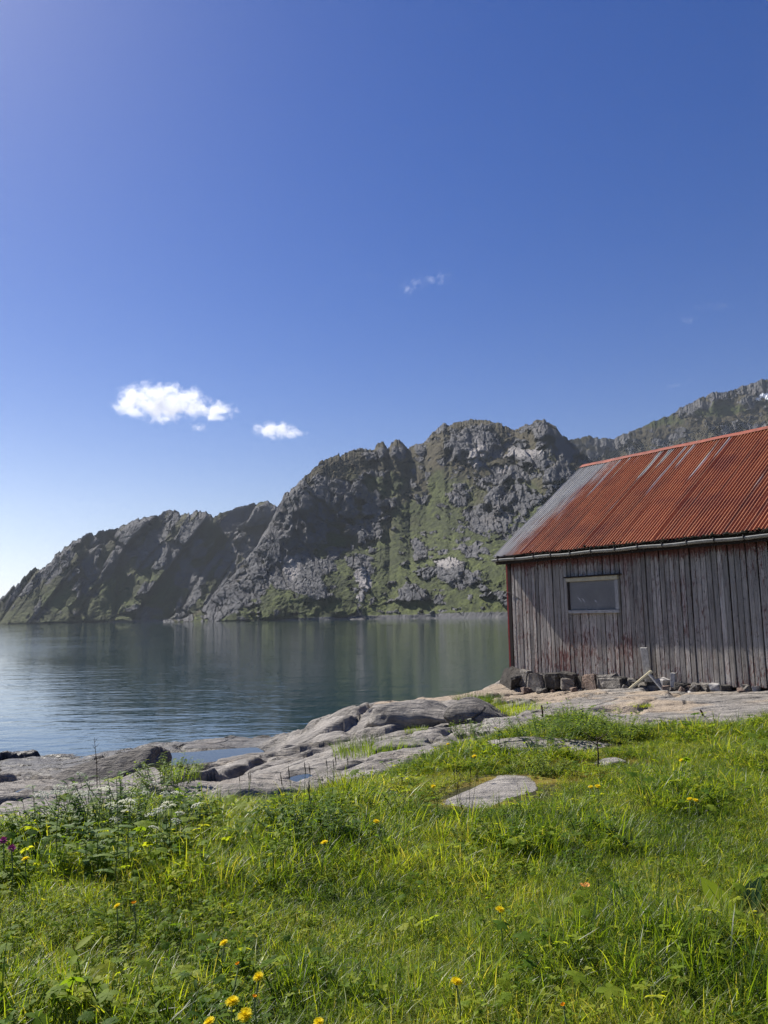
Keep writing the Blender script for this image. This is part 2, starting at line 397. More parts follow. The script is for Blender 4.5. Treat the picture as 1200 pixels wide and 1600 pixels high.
def style_far(X, Z, t, U, hn, seed):
    # beds run down to the left: stretch the noise along that diagonal
    a, b = (X * .62 + Z * .78), (-X * .78 + Z * .62)
    n = fbm(a / 110, b / 26, 5, seed + 50) + .25 * fbm(X / 18, Z / 18, 3, seed + 55)
    rock = sstep(.0, .30, n - .08 + .50 * sstep(.15, .75, t))
    heath = .20 + .35 * sstep(.3, .9, t)
    rock = np.maximum(rock, (1 - sstep(.02, .05, t)) * .8)
    fa, ga = facets(a / 240, b / 58, seed + 61, 2.6); fb, gb = facets(a / 90, b / 22, seed + 63, 2.2)
    disp = 26 * fa - 9 * (1 - sstep(0, .14, ga)) + 9 * ridged(a / 300, b / 75, 2, seed + 65) + (3 + 6 * rock) * fb
    return rock, disp, heath, np.zeros_like(X), np.zeros_like(X)
SK_MAIN = [(255, 975), (290, 966), (320, 948), (350, 915), (380, 880), (400, 856), (425, 815), (433, 796), (445, 775), (460, 765), (478, 745), (492, 733), (500, 725), (520, 716), (545, 709),
           (562, 703), (575, 705), (585, 706), (591, 695), (599, 693), (606, 706), (612, 694), (620, 691), (631, 696), (638, 704), (650, 698), (656, 696), (664, 694), (672, 684), (684, 672), (692, 664), (700, 667), (712, 663),
           (735, 660), (760, 661), (778, 664), (792, 671), (803, 676), (815, 670), (826, 668), (838, 661), (848, 659), (858, 663), (868, 672), (881, 684), (905, 706), (925, 724), (960, 752), (1020, 790), (1130, 850), (1280, 925)]
FE_MAIN = [(735, 692, 50, 34, 'rock', 16), (715, 690, 22, 28, 'rock', 8), (745, 712, 14, 26, 'pale', 0), (620, 707, 17, 17, 'rock', 12), (598, 705, 12, 12, 'rock', 9), (575, 712, 14, 10, 'rock', 5),
           (655, 700, 10, 9, 'rock', 6), (850, 678, 26, 18, 'rock', 12), (880, 705, 30, 28, 'rock', 4), (815, 712, 38, 11, 'pale', 0), (785, 734, 12, 6, 'pale', 0), (870, 745, 32, 20, 'rock', 8), (845, 728, 26, 10, 'rock', 4),
           (775, 783, 27, 24, 'rock', 16), (714, 778, 19, 20, 'rock', 11), (757, 815, 48, 24, 'rock', 13), (812, 790, 30, 22, 'rock', 8), (650, 858, 15, 22, 'rock', 8), (690, 893, 36, 20, 'rock', 11), (722, 905, 34, 18, 'rock', 9),
           (640, 929, 30, 15, 'rock', 8), (500, 790, 40, 60, 'rock', 9), (540, 780, 22, 45, 'rock', 8), (465, 790, 30, 48, 'rock', 10), (570, 830, 26, 22, 'rock', 8), (610, 788, 14, 14, 'rock', 7), (430, 850, 32, 45, 'rock', 8),
           (505, 885, 24, 18, 'rock', 7), (560, 880, 36, 14, 'rock', 7), (480, 845, 34, 20, 'rock', 6), (495, 930, 26, 15, 'rock', 5), (400, 900, 26, 36, 'rock', 6), (355, 940, 30, 20, 'rock', 4), (590, 745, 26, 14, 'rock', 4),
           (455, 888, 16, 20, 'pale', 0), (565, 905, 14, 20, 'pale', 0), (690, 880, 24, 9, 'pale', 0), (560, 935, 8, 12, 'pale', 0), (600, 760, 40, 22, 'green', 0), (680, 760, 16, 30, 'green', 0), (640, 800, 40, 18, 'green', 0),
           (520, 948, 60, 14, 'green', 0), (640, 948, 70, 8, 'green', 0), (440, 940, 45, 22, 'green', 0), (600, 880, 22, 30, 'green', 0), (500, 865, 16, 10, 'green', 0), (770, 900, 30, 30, 'green', 0)]
mountain('mountain', SK_MAIN, [(255, 1010), (400, 940), (600, 850), (800, 640), (1000, 560), (1300, 520)], [(255, 1040), (330, 1060), (430, 1120), (560, 1260), (735, 1330), (850, 1290), (1000, 1150), (1300, 1000)],
         255, 1280, 900, 400, 3, lambda t, U: .72 * t + .28 * t * t + .03 * np.sin(t * 9), FE_MAIN, style_main, 1.4)
SK_LEFT = [(-420, 973), (-200, 970), (-60, 958), (0, 937), (25, 912), (48, 893), (56, 886), (63, 891), (75, 880), (100, 855), (115, 845), (130, 838), (165, 828), (185, 824), (205, 815), (225, 808), (245, 805), (255, 800), (268, 797), (285, 801), (297, 803), (306, 798), (320, 801), (335, 807),
           (350, 830), (380, 870), (420, 920), (470, 960), (520, 968)]
FE_LEFT = [(300, 900, 34, 22, 'rock', 4), (180, 935, 40, 24, 'green', 0), (90, 940, 40, 20, 'green', 0), (240, 905, 26, 14, 'green', 0), (230, 955, 40, 8, 'rock', 0)]
mountain('mountain', SK_LEFT, [(-420, 1500), (0, 1420), (300, 1330), (520, 1300)], [(-420, 1560), (0, 1510), (265, 1590), (335, 1560), (420, 1420), (520, 1340)],
         -420, 520, 620, 260, 11, lambda t, U: .8 * t + .2 * t * t, FE_LEFT, style_far, 1.8)
SK_BACK = [(180, 965), (240, 900), (290, 850), (335, 807), (345, 802), (360, 797), (378, 790), (395, 786), (410, 784), (420, 785), (430, 791), (440, 800), (470, 818), (520, 850), (600, 890), (700, 940)]
FE_BACK = [(330, 850, 45, 28, 'rock', 10), (300, 885, 40, 30, 'rock', 8), (290, 905, 26, 12, 'pale', 0), (325, 845, 22, 6, 'pale', 0), (400, 830, 30, 40, 'rock', 8)]
mountain('mountain', SK_BACK, [(180, 1400), (400, 1350), (700, 1300)], [(180, 1450), (335, 1620), (420, 1660), (700, 1500)],
         180, 700, 380, 240, 23, lambda t, U: .8 * t + .2 * t * t, FE_BACK, style_far, 1.6)
SK_RIGHT = [(820, 735), (860, 706), (880, 692), (892, 686), (905, 685), (921, 682), (935, 685), (945, 683), (958, 687), (975, 679), (1000, 669), (1020, 659), (1050, 647), (1075, 632), (1100, 620), (1115, 614), (1132, 615), (1150, 608), (1165, 602), (1180, 599), (1200, 593), (1240, 575), (1300, 556), (1400, 545), (1550, 560)]
FE_RIGHT = [(1165, 622, 50, 22, 'rock', 20), (1120, 632, 30, 18, 'rock', 14), (1080, 655, 26, 14, 'rock', 10), (1200, 640, 50, 18, 'rock', 10), (1196, 651, 11, 4.5, 'snow', 0), (1184, 655, 5, 2.2, 'snow', 0), (1030, 672, 40, 12, 'green', 0), (1130, 665, 40, 10, 'green', 0), (950, 700, 40, 12, 'rock', 6)]
mountain('mountain', SK_RIGHT, [(820, 1650), (1550, 1500)], [(820, 2100), (1200, 2300), (1550, 2200)],
         820, 1550, 520, 260, 31, lambda t, U: .75 * t + .25 * t * t, FE_RIGHT, style_main, 1.3)
# ------------------------------------------------------------------ bedrock of the shore
def P3(u, v, z): p = at(u, v, z); return (p.x, p.y, z)
POOL_Z = -2.25
def PP(u, v): p = at(u, v, POOL_Z); return (p.x, p.y, -2.48)
CP = [P3(775, 1066, -1.45), P3(745, 1084, -1.58), P3(800, 1085, -1.60), P3(925, 1075, -1.42), P3(985, 1070, -1.32), P3(1100, 1076, -1.27), P3(1200, 1080, -1.20),
      P3(850, 1100, -1.40), P3(900, 1095, -1.36), P3(1000, 1095, -1.30), P3(1100, 1110, -1.24), P3(1040, 1130, -1.22), P3(1130, 1140, -1.15), P3(1200, 1112, -1.15), P3(920, 1125, -1.26), P3(800, 1120, -1.36),
      P3(600, 1104, -1.50), P3(540, 1116, -1.60), P3(490, 1136, -1.85), P3(445, 1150, -2.05), P3(560, 1150, -1.62), P3(610, 1140, -1.55), P3(720, 1130, -1.48), P3(760, 1110, -1.50),
      P3(500, 1165, -1.90), P3(430, 1172, -2.22), P3(560, 1178, -1.52), P3(690, 1165, -1.32), P3(620, 1180, -1.36), P3(520, 1190, -1.55), P3(400, 1185, -2.10), P3(330, 1208, -1.98), P3(400, 1205, -1.72), P3(480, 1207, -1.58),
      PP(300, 1186), PP(370, 1177), PP(265, 1186), PP(335, 1182), PP(280, 1182), P3(300, 1159, -2.30), P3(250, 1162, -2.36), P3(205, 1170, -2.42), P3(400, 1160, -2.26), P3(345, 1157, -2.26), P3(300, 1172, -2.30), P3(420, 1178, -2.12), P3(250, 1197, -2.26), P3(300, 1198, -2.20), P3(360, 1190, -2.16), P3(420, 1240, -1.32), P3(500, 1222, -1.32), P3(340, 1240, -1.34), P3(260, 1240, -1.45), P3(600, 1195, -1.24),
      P3(0, 1190, -2.46), P3(60, 1184, -2.50), P3(140, 1186, -2.52), P3(90, 1195, -2.48), P3(30, 1205, -2.20), P3(0, 1225, -1.85), P3(70, 1232, -1.90), P3(140, 1215, -2.10), P3(200, 1210, -2.05), P3(50, 1262, -1.45), P3(-60, 1280, -1.35), P3(150, 1250, -1.50), P3(-120, 1215, -2.1), P3(-100, 1190, -2.5), P3(85, 1246, -1.83)]
CP += [(-16, 19, -3.6), (-9, 18.5, -3.5), (-4, 20.5, -3.5), (0, 21, -3.4), (-13, 10, -2.3), (2.2, 20, -3.2), (5, 21, -1.9), (9, 19, -1.5), (14, 16, -1.4), (14, 8, -1.1), (-10, 5, -1.35), (3, 25.5, -3.7), (10, 26, -3.5), (16, 24, -3.4), (-16, 13, -3.0), (1.2, 17.8, -2.9)]
CP += [(0, 0, -1.12), (-3, 1.5, -1.14), (3, 1.5, -1.12), (0, 3.5, -1.14), (-3, 4, -1.20), (3, 4, -1.12), (6, 5, -1.10), (1.5, 5.5, -1.16), (9, 3, -1.10), (-6, 2, -1.25), (0, -3, -1.15), (9, -3, -1.1), (-9, -3, -1.3), (4.2, 6.6, -1.14)]
CP = np.array(CP)
def tps(r): return np.where(r > 1e-6, r * r * np.log(np.maximum(r, 1e-6)), 0)
def tps_fit(C, lam=.004):
    n = len(C); K = tps(np.hypot(C[:, None, 0] - C[None, :, 0], C[:, None, 1] - C[None, :, 1])) + lam * np.eye(n)
    Q = np.c_[np.ones(n), C[:, :2]]; A = np.block([[K, Q], [Q.T, np.zeros((3, 3))]])
    return np.linalg.solve(A, np.r_[C[:, 2], 0, 0, 0])
TW = tps_fit(CP)
def rock_base(x, y):
    x = np.asarray(x, float); y = np.asarray(y, float); s = TW[-3] + TW[-2] * x + TW[-1] * y
    for i in range(len(CP)): s = s + TW[i] * tps(np.hypot(x - CP[i, 0], y - CP[i, 1]))
    return s
# where the meadow ends (picture points on the turf edge, laid on the ground)
EDGE = [(-420, 1330), (-150, 1302), (0, 1292), (60, 1287), (130, 1268), (200, 1250), (260, 1246), (330, 1252), (420, 1250), (500, 1232), (560, 1222), (620, 1202), (680, 1178), (720, 1166), (780, 1146), (830, 1134), (900, 1131), (960, 1138), (1040, 1156), (1130, 1156), (1200, 1131), (1320, 1108), (1600, 1080)]
EP = [at(u, v, -1.18) for u, v in EDGE]
POLY = np.array([(p.x, p.y) for p in EP] + [(16, -4), (-10, -4)])
def inside(x, y, Pg=POLY):
    x = np.asarray(x, float); y = np.asarray(y, float); c = np.zeros(x.shape, bool)
    for (x0, y0), (x1, y1) in zip(Pg, np.roll(Pg, -1, 0)):
        if y0 == y1: continue
        c ^= ((y0 > y) != (y1 > y)) & (x < (x1 - x0) * (y - y0) / (y1 - y0) + x0)
    return c
def sdist(x, y, Pg=POLY):         # positive inside the turf
    x = np.asarray(x, float); y = np.asarray(y, float); d = np.full(x.shape, 1e9)
    for (x0, y0), (x1, y1) in zip(Pg, np.roll(Pg, -1, 0)):
        ex, ey = x1 - x0, y1 - y0; t = np.clip(((x - x0) * ex + (y - y0) * ey) / (ex * ex + ey * ey), 0, 1)
        d = np.minimum(d, np.hypot(x - x0 - t * ex, y - y0 - t * ey))
    return np.where(inside(x, y, Pg), d, -d)
def soil_h(x, y):
    d = sdist(x, y) + .12 * fbm(x * 1.3, y * 1.3, 3, 71)
    return rock_base(x, y) + np.clip(d * .22, -.30, .11) + .035 * fbm(x * .9, y * .9, 3, 72)
PL = at(325, 1183, POOL_Z)
PUDDLES = [(476, 1206, -1.42, .20, .42, .13), (64, 1246, -1.80, .34, .30, .12)]
def rock_h(x, y):
    b = rock_base(x, y); sd = sdist(x, y)
    k = sstep(.2, -.6, sd)                                    # quiet under the turf
    wx = x + .35 * fbm(x * .7, y * .7, 3, 80); wy = y + .35 * fbm(x * .7 + 9, y * .7, 3, 81)
    # glacier-smoothed backs with joints running across
    a, c = wx * .80 + wy * .60, -wx * .60 + wy * .80
    f1, g1 = facets(a * .45, c * .85, 5, 1.2); f2, g2 = facets(a * 1.3, c * 2.6, 6, 1.6); f3, g3 = facets(a * 3.6, c * 6.5, 7, 1.4)
    pt = sstep(-.1, .3, fbm(x * .5, y * .5, 2, 83))
    h = .19 * f1 - .20 * np.exp(-(g1 / .045) ** 2) + .10 * f2 * pt - .09 * np.exp(-(g2 / .06) ** 2) * pt + .026 * f3 * sstep(-.2, .2, fbm(x * .9, y * .9, 2, 88))
    h = h + .07 * fbm(x * .8, y * .8, 3, 85) + .035 * ridged(a * 1.1, c * 4.2, 3, 86) + .014 * fbm(x * 6, y * 6, 3, 87)
    pool = np.exp(-((x - PL.x) / 2.2) ** 2 - ((y - PL.y) / 1.6) ** 2)
    k = k * (1 - .25 * sstep(7, 9, y)) * (1 - .85 * pool)
    for (u_, v_, z_, rx_, ry_, dp_) in PUDDLES:
        p_ = at(u_, v_, z_); b = b - dp_ * np.exp(-(((x - p_.x) / rx_) ** 2 + ((y - p_.y) / ry_) ** 2) ** 2)
    return b + k * h * (1 - .55 * sstep(1.5, 3.2, x) * sstep(6, 7.5, y))
ny, nx = 560, 620
ty = np.linspace(0, 1, ny); yy = 3.2 + (27 - 3.2) * ty ** 1.75
XX, YY = np.meshgrid(np.linspace(-1, 1, nx), yy)
XX = XX * (3.6 + YY * .72) + YY * .06
ZZ = rock_h(XX, YY)
rust = sstep(.35, .0, np.hypot((XX - aty(770, 1085, 14.5).x) / 2.2, (YY - 14.3) / 2.6) - .6 + .5 * fbm(XX, YY, 3, 90)) * .9
rust = np.maximum(rust, sstep(-.15, .40, fbm(XX * .6, YY * .6, 4, 91)) * sstep(1.6, 3.4, XX) * .75)
tag(obj('rock_shore', mesh_np('rock_shore', np.stack([XX, YY, ZZ], -1).reshape(-1, 3), grid_faces(ny, nx), True, {'rust': rust}), M['rock']), kind='structure')
# turf under the grass
def mat_soil():
    N = NT('turf_soil'); P = N.pos(); a = N.noise(P, 3, 5); b = N.noise(P, 40, 4)
    c = N.ramp(b, [(.3, (.020, .018, .008)), (.6, (.050, .050, .018)), (.75, (.10, .085, .04))])
    c = N.mix(N.smooth(N.attr('moss'), .2, .7), c, N.ramp(b, [(.3, (.07, .05, .015)), (.5, (.20, .15, .03)), (.62, (.13, .14, .03)), (.72, (.28, .22, .05))]))
    N.pbsdf(c, .95, N.bump(b, 1.0, .02), .1); return N.m
M['soil'] = mat_soil()
ny, nx = 170, 230
YY, XX = np.meshgrid(np.linspace(-3.5, 11.5, ny), np.linspace(-9.5, 14.5, nx), indexing='ij')
ZZ = soil_h(XX, YY)
MOSS = [(930, 1187, -1.03, .75, .28), (850, 1215, -1.03, .5, .2), (690, 1255, -1.05, .35, .2), (800, 1262, -1.05, .4, .15), (600, 1165, -1.30, .5, .3)]
mossf = np.zeros_like(XX)
for (u, v, z, rx, ry) in MOSS:
    p = at(u, v, z); mossf = np.maximum(mossf, 1 - sstep(.5, 1.2, np.hypot((XX - p.x) / rx, (YY - p.y) / ry) + .4 * fbm(XX * 3, YY * 3, 3, 77)))
tag(obj('turf', mesh_np('turf', np.stack([XX, YY, ZZ], -1).reshape(-1, 3), grid_faces(ny, nx), True, {'moss': mossf}), M['soil']), kind='structure')

# ------------------------------------------------------------------ stones
def stone_mesh(name, seed, size, planes=11, sub=4, rough=.05, soft=.05, cut=.62, blocky=False):
    rs = np.random.RandomState(seed)
    bm = bmesh.new(); bmesh.ops.create_icosphere(bm, subdivisions=sub, radius=1.0)
    Vn = np.array([v.co for v in bm.verts]); Fc = np.array([[v.index for v in f.verts] for f in bm.faces]); bm.free()
    Pn = rs.normal(size=(planes, 3))
    if blocky: Pn[:6] = np.array([(1,0,0),(-1,0,0),(0,1,0),(0,-1,0),(0,0,1),(0,0,-1)]) + rs.normal(0, .16, (6, 3))
    Pn /= np.linalg.norm(Pn, axis=1)[:, None]; ds = rs.uniform(cut, 1.0, planes)
    if blocky: ds[:6] = rs.uniform(.50, .78, 6); ds[6:] = rs.uniform(.66, .95, planes - 6)
    q = ds[None, :] / np.maximum(Vn @ Pn.T, 1e-3); q = np.where(Vn @ Pn.T > 1e-3, q, 9)
    r = -soft * np.log(np.exp(-q / soft).sum(1) + np.exp(-1.25 / soft))
    x, y, z = Vn.T * 1.7 + seed
    r = r + rough * fbm(x, y, 4, seed % 50, z) + rough * .5 * ridged(x * 2 + z, y * 2 - z, 3, seed % 40)
    V = Vn * r[:, None] * np.array(size)[None, :] * .5
    return mesh_np(name, V, Fc, True, {'rust': np.zeros(len(V))})

def block_mesh(name, seed, size, jit=.16, bev=.09):
    """an angular field stone: a skewed block with broken edges"""
    q = random.Random(seed); bm = bmesh.new(); bmesh.ops.create_cube(bm, size=1.0)
    for w in bm.verts: w.co = Vector((w.co.x + q.uniform(-jit, jit), w.co.y + q.uniform(-jit, jit), w.co.z + q.uniform(-jit, jit) * .9))
    es = q.sample(list(bm.edges), 9); bmesh.ops.bevel(bm, geom=es, offset=bev * q.uniform(.7, 1.5), segments=1, affect='EDGES')
    bmesh.ops.triangulate(bm, faces=bm.faces); bmesh.ops.subdivide_edges(bm, edges=bm.edges, cuts=1, use_grid_fill=True); bmesh.ops.subdivide_edges(bm, edges=bm.edges, cuts=1, use_grid_fill=True)
    P_ = np.array([w.co for w in bm.verts]); n_ = fbm(P_[:, 0] * 3 + seed, P_[:, 1] * 3, 3, seed % 30, P_[:, 2] * 3)
    for w, k in zip(bm.verts, n_): w.co = Vector((w.co.x * size[0], w.co.y * size[1], w.co.z * size[2])) * (1 + .07 * k)
    bmesh.ops.recalc_face_normals(bm, faces=bm.faces); return from_bm(name, bm)
# ------------------------------------------------------------------ the shed
TH = R(53.581); SB = Vector((2.655, 16.544, -1.184))
shed = empty('shed', SB, -TH)
tag(shed, 'weathered grey board shed with rusty red corrugated roof on the rocky shore', 'shed')
SMAT = Matrix.Translation(SB) @ Matrix.Rotation(-TH, 4, 'Z'); SINV = SMAT.inverted()
def wallpt(u, v, off=0.0):        # shed coordinates where a sight line meets the wall plane y = off
    d = Vector(ray(u, v)); o = SINV @ Vector((0, 0, 0)); dl = SINV.to_3x3() @ d
    return o + dl * ((off - o.y) / dl.y)
def scoord(N):
    t = N.n('TexCoord'); t.object = shed; return t.outputs['Object']
def mat_board(name, red=0.0, base=1.0):
    N = NT(name); P = scoord(N); X = N.n('SeparateXYZ', Vector=P)
    rnd = N.n('ObjectInfo').outputs['Random']
    sh = N.n('CombineXYZ', X=N.math('MULTIPLY', rnd, 37.0), Y=0.0, Z=N.math('MULTIPLY', rnd, 11.0)).outputs[0]
    Q = N.n('VectorMath', {'operation': 'ADD'}, _0=P, _1=sh).outputs[0]
    grain = N.noise(N.scalev(Q, (70, 70, 1.6)), 1.0, 5, .65, .6); blot = N.noise(N.scalev(Q, (9, 9, 2.0)), 1.0, 4, .6); fleck = N.noise(N.scalev(Q, (30, 30, 17)), 1.0, 3, .65)
    pat = N.noise(N.scalev(P, (1.1, 1, .9)), 1.0, 4, .6)
    c = N.ramp(grain, [(.28, (.135, .123, .110)), (.5, (.355, .325, .288)), (.72, (.57, .53, .475))])
    c = N.mix(N.math('MULTIPLY', N.smooth(blot, .5, .7), .5), c, (.14, .128, .12))
    c = N.mix(1.0, c, N.ramp(rnd, [(0, .60), (1, 1.25)]), 'MULTIPLY')
    # red paint that survives under the eave, along the foot and in patches
    eave = N.smooth(X.outputs['Z'], 2.0, 2.40); foot = N.math('SUBTRACT', 1.0, N.smooth(X.outputs['Z'], .0, .9))
    k = N.math('ADD', N.math('MULTIPLY', eave, .80), N.math('MULTIPLY', foot, .10))
    k = N.math('ADD', k, N.math('MULTIPLY', N.math('SUBTRACT', pat, .48), 1.15)); k = N.math('ADD', k, N.math('MULTIPLY', N.math('SUBTRACT', rnd, .5), .17))
    k = N.math('ADD', k, N.math('MULTIPLY', N.math('SUBTRACT', N.noise(N.scalev(Q, (60, 60, 9)), 1.0, 4, .7), .48), 2.1))
    k = N.math('ADD', k, red)
    c = N.mix(N.math('MULTIPLY', N.smooth(k, .17, .36), .85), c, (.115, .026, .022))
    c = N.mix(N.math('MULTIPLY', N.smooth(fleck, .62, .67), .88), c, (.022, .018, .017))       # knots and nail stains
    N.pbsdf(c, .85, N.bump(N.math('ADD', grain, fleck), .7, .006), .25); return N.m
M['board'] = mat_board('weathered_boards'); M['dark_wood'] = simple('dark_bare_wood', (.030, .024, .022), .9, .2)
M['red_wood'] = simple('red_painted_wood', (.200, .026, .026), .75, .3, .35, 14, .003)
M['gutter'] = simple('grey_metal_gutter', (.24, .24, .225), .6, .4, .3, 9); M['bracket'] = simple('dark_iron', (.035, .028, .025), .7, .4)
M['casing'] = simple('yellowed_casing', (.46, .41, .28), .75, .3, .2, 18); M['greywood'] = simple('bare_grey_wood', (.36, .35, .33), .85, .2, .3, 22, .004)
def mat_pane():
    N = NT('dull_window_panel'); P = scoord(N); a = N.noise(P, 2.0, 4, .6); b = N.noise(P, 30, 4, .6)
    c = N.ramp(a, [(.3, (.130, .128, .122)), (.7, (.190, .186, .178))]); c = N.mix(N.math('MULTIPLY', N.smooth(b, .55, .75), .3), c, (.30, .30, .30))
    N.pbsdf(c, .6, N.bump(b, .2, .002), .35); return N.m
M['pane'] = mat_pane()
SL = 8.4                                          # length of the shed
EAVE_Z, RIDGE_Y, RIDGE_Z, OUT, GAB = 2.42, 2.89, 4.763, .25, .20
SLOPE = math.atan2(RIDGE_Z - EAVE_Z, RIDGE_Y + OUT)
def mat_roof():
    N = NT('rust_red_corrugated_iron'); P = scoord(N); X = N.n('SeparateXYZ', Vector=P); x, z = X.outputs['X'], X.outputs['Z']
    hp = N.n('MapRange', Value=z, _1=EAVE_Z, _2=RIDGE_Z).outputs[0]
    st = N.noise(N.scalev(P, (9.0, .20, .20)), 1.0, 3, .6); st2 = N.noise(N.scalev(P, (26, .9, .9)), 1.0, 4, .65); bl = N.noise(P, .9, 5, .6); fi = N.noise(P, 40, 4, .7)
    c = N.ramp(st2, [(.25, (.220, .060, .024)), (.5, (.390, .128, .045)), (.75, (.50, .200, .080))])
    c = N.mix(N.math('MULTIPLY', N.smooth(bl, .48, .70), .6), c, (.200, .050, .030))
    c = N.mix(N.math('MULTIPLY', N.smooth(st, .56, .62), .5), c, (.16, .06, .03))             # browner runs of rust
    # bare pale zinc along the verge and in streaks below the ridge
    edge = N.math('SUBTRACT', N.math('ADD', .28, N.math('MULTIPLY', hp, .55)), x)
    k = N.math('ADD', N.math('MULTIPLY', edge, .85), N.math('MULTIPLY', N.math('SUBTRACT', st2, .5), 1.3))
    k = N.math('ADD', k, N.math('MULTIPLY', N.math('SUBTRACT', bl, .5), .9))
    top = N.math('MULTIPLY', N.smooth(hp, .35, 1.0), N.math('SUBTRACT', 1.0, N.smooth(x, 1.6, 5.5)))
    k2 = N.math('ADD', N.math('MULTIPLY', N.math('SUBTRACT', st, .54), 5.0), N.math('SUBTRACT', N.math('MULTIPLY', top, .80), .74))
    k2 = N.math('ADD', k2, N.math('MULTIPLY', N.math('SUBTRACT', fi, .5), .35))
    w = N.math('MAXIMUM', N.smooth(k, -.22, .30), N.smooth(k2, .0, .22))
    zc = N.ramp(st2, [(.3, (.30, .30, .27)), (.55, (.52, .52, .48)), (.75, (.68, .67, .63))])
    zc = N.mix(N.math('MULTIPLY', N.smooth(fi, .55, .75), .4), zc, (.30, .17, .10))
    c = N.mix(N.math('MULTIPLY', w, .92), c, zc)
    c = N.mix(N.math('MULTIPLY', N.smooth(fi, .60, .72), .45), c, (.09, .03, .02))
    c = N.mix(1.0, c, N.ramp(N.n('ObjectInfo').outputs['Random'], [(0, .90), (1, 1.06)]), 'MULTIPLY')
    N.pbsdf(c, .62, N.bump(fi, .35, .003), .35); return N.m
M['roof'] = mat_roof()
M['ridge'] = simple('red_ridge_paint', (.24, .062, .033), .65, .3, .35, 6)
rnd = random.Random(4)
def part_box(name, parent, m, *dims, bevel=.003):
    bm = bmesh.new(); box_bm(bm, *dims, bevel=bevel); return obj(name, from_bm(name, bm), m, parent)
# walls: a dark sheathing behind, the boards nailed on one by one
wall = part_box('wall', shed, M['dark_wood'], .02, SL - .02, .004, .09, -.02, 2.50)
nb_ = 12
def board_mesh(i):
    bm = bmesh.new(); r_ = random.Random(60 + i)
    vs = box_bm(bm, -.0425, .0425, -.024, 0.0, 0, 2.45, .007)
    for w in vs:
        if w.co.z < .3: w.co.z += r_.uniform(-.004, .012)
    return from_bm('board', bm)
bms = [board_mesh(i) for i in range(nb_)]
for m_ in bms: m_.materials.append(M['board'])
x = .145; 
while x < SL - .1:
    wd = rnd.uniform(.93, 1.07)
    b = bpy.data.objects.new('board', bms[rnd.randrange(nb_)]); col.objects.link(b); b.parent = wall
    b.location = (x, -.002 - rnd.uniform(0, .009), rnd.uniform(-.03, .012)); b.scale = (wd, 1, 1.0)
    b.rotation_euler = (R(rnd.uniform(-.12, .12)), R(rnd.uniform(-.22, .22)), R(rnd.uniform(-4.5, 4.5)))
    x += .0855 * wd + rnd.uniform(.006, .014)
def gable(x0, x1):
    bm = bmesh.new(); W = RIDGE_Y * 2; pts = [(0, 0), (W, 0), (W, 2.5), (RIDGE_Y, RIDGE_Z - .12), (0, 2.5)]
    a = [bm.verts.new((x0, .092 + p[0] * (W - .18) / W, p[1])) for p in pts]; b_ = [bm.verts.new((x1, .092 + p[0] * (W - .18) / W, p[1])) for p in pts]
    bm.faces.new(a[::-1]); bm.faces.new(b_)
    for i in range(5): bm.faces.new((a[i], a[(i + 1) % 5], b_[(i + 1) % 5], b_[i]))
    bmesh.ops.recalc_face_normals(bm, faces=bm.faces); return from_bm('wall', bm)
obj('wall', gable(-.002, .06), M['board'], shed); obj('wall', gable(SL - .06, SL), M['board'], shed)
part_box('wall', shed, M['board'], .02, SL - .02, RIDGE_Y * 2 - .085, RIDGE_Y * 2, -.02, 2.5)
o = part_box('corner_board', shed, M['red_wood'], -.052, -.006, -.032, .115, -.10, 2.42); o['label'] = 'red painted corner board at the seaward corner'
part_box('corner_board', shed, M['dark_wood'], -.004, .084, -.034, -.004, -.06, 2.42)
g = Geo(); V, Fq = tube([(-.06, -.035, 1.66), (-.01, -.06, 1.66), (.05, -.05, 1.655), (.18, -.035, 1.58), (.34, -.034, 1.50)], .006); g.add(V, Fq); obj('wire_hook', g.build('wire_hook'), M['bracket'], shed)
# window
a, b = wallpt(889, 905), wallpt(969, 957)
WX0, WX1, WZ0, WZ1 = 1.640, 2.825, 1.195, 1.880
win = part_box('window', shed, M['dark_wood'], WX0, WX1, -.030, .0, WZ0, WZ1 - .002)
part_box('pane', win, M['pane'], WX0 + .045, WX1 - .075, -.046, -.032, WZ0 + .065, WZ1 - .07, bevel=.001)
o = part_box('casing', win, M['casing'], WX0 - .02, WX1 + .01, -.078, -.034, WZ1 - .075, WZ1); o['label'] = 'yellowed top casing'
part_box('casing', win, M['greywood'], WX1 - .07, WX1 + .004, -.066, -.033, WZ0 + .06, WZ1 - .078)
part_box('casing', win, M['dark_wood'], WX0 - .002, WX0 + .04, -.060, -.033, WZ0 + .06, WZ1 - .078)
part_box('sill', win, M['greywood'], WX0 + .01, WX1 + .012, -.085, -.033, WZ0 - .005, WZ0 + .055)
part_box('drip_cap', win, M['dark_wood'], WX0 - .06, WX1 + .08, -.105, -.02, WZ1 + .003, WZ1 + .028)
for (u0, v0, u1, v1) in ((901, 931, 910, 942), (909, 934, 915, 942), (929, 937, 933, 942)):  # white slivers laid on the pane, painted stand-ins for glints of light
    p, q = wallpt(u0, v0, -.048), wallpt(u1, v1, -.048); n_ = Vector((q.z - p.z, 0, p.x - q.x)).normalized() * .006
    bm = bmesh.new(); vs = [bm.verts.new(w) for w in (p, (p + q) / 2 + n_, q, (p + q) / 2 - n_)]; bm.faces.new(vs)
    obj('glint', from_bm('glint', bm), simple('white_glint', (.75, .75, .75), .4), win)
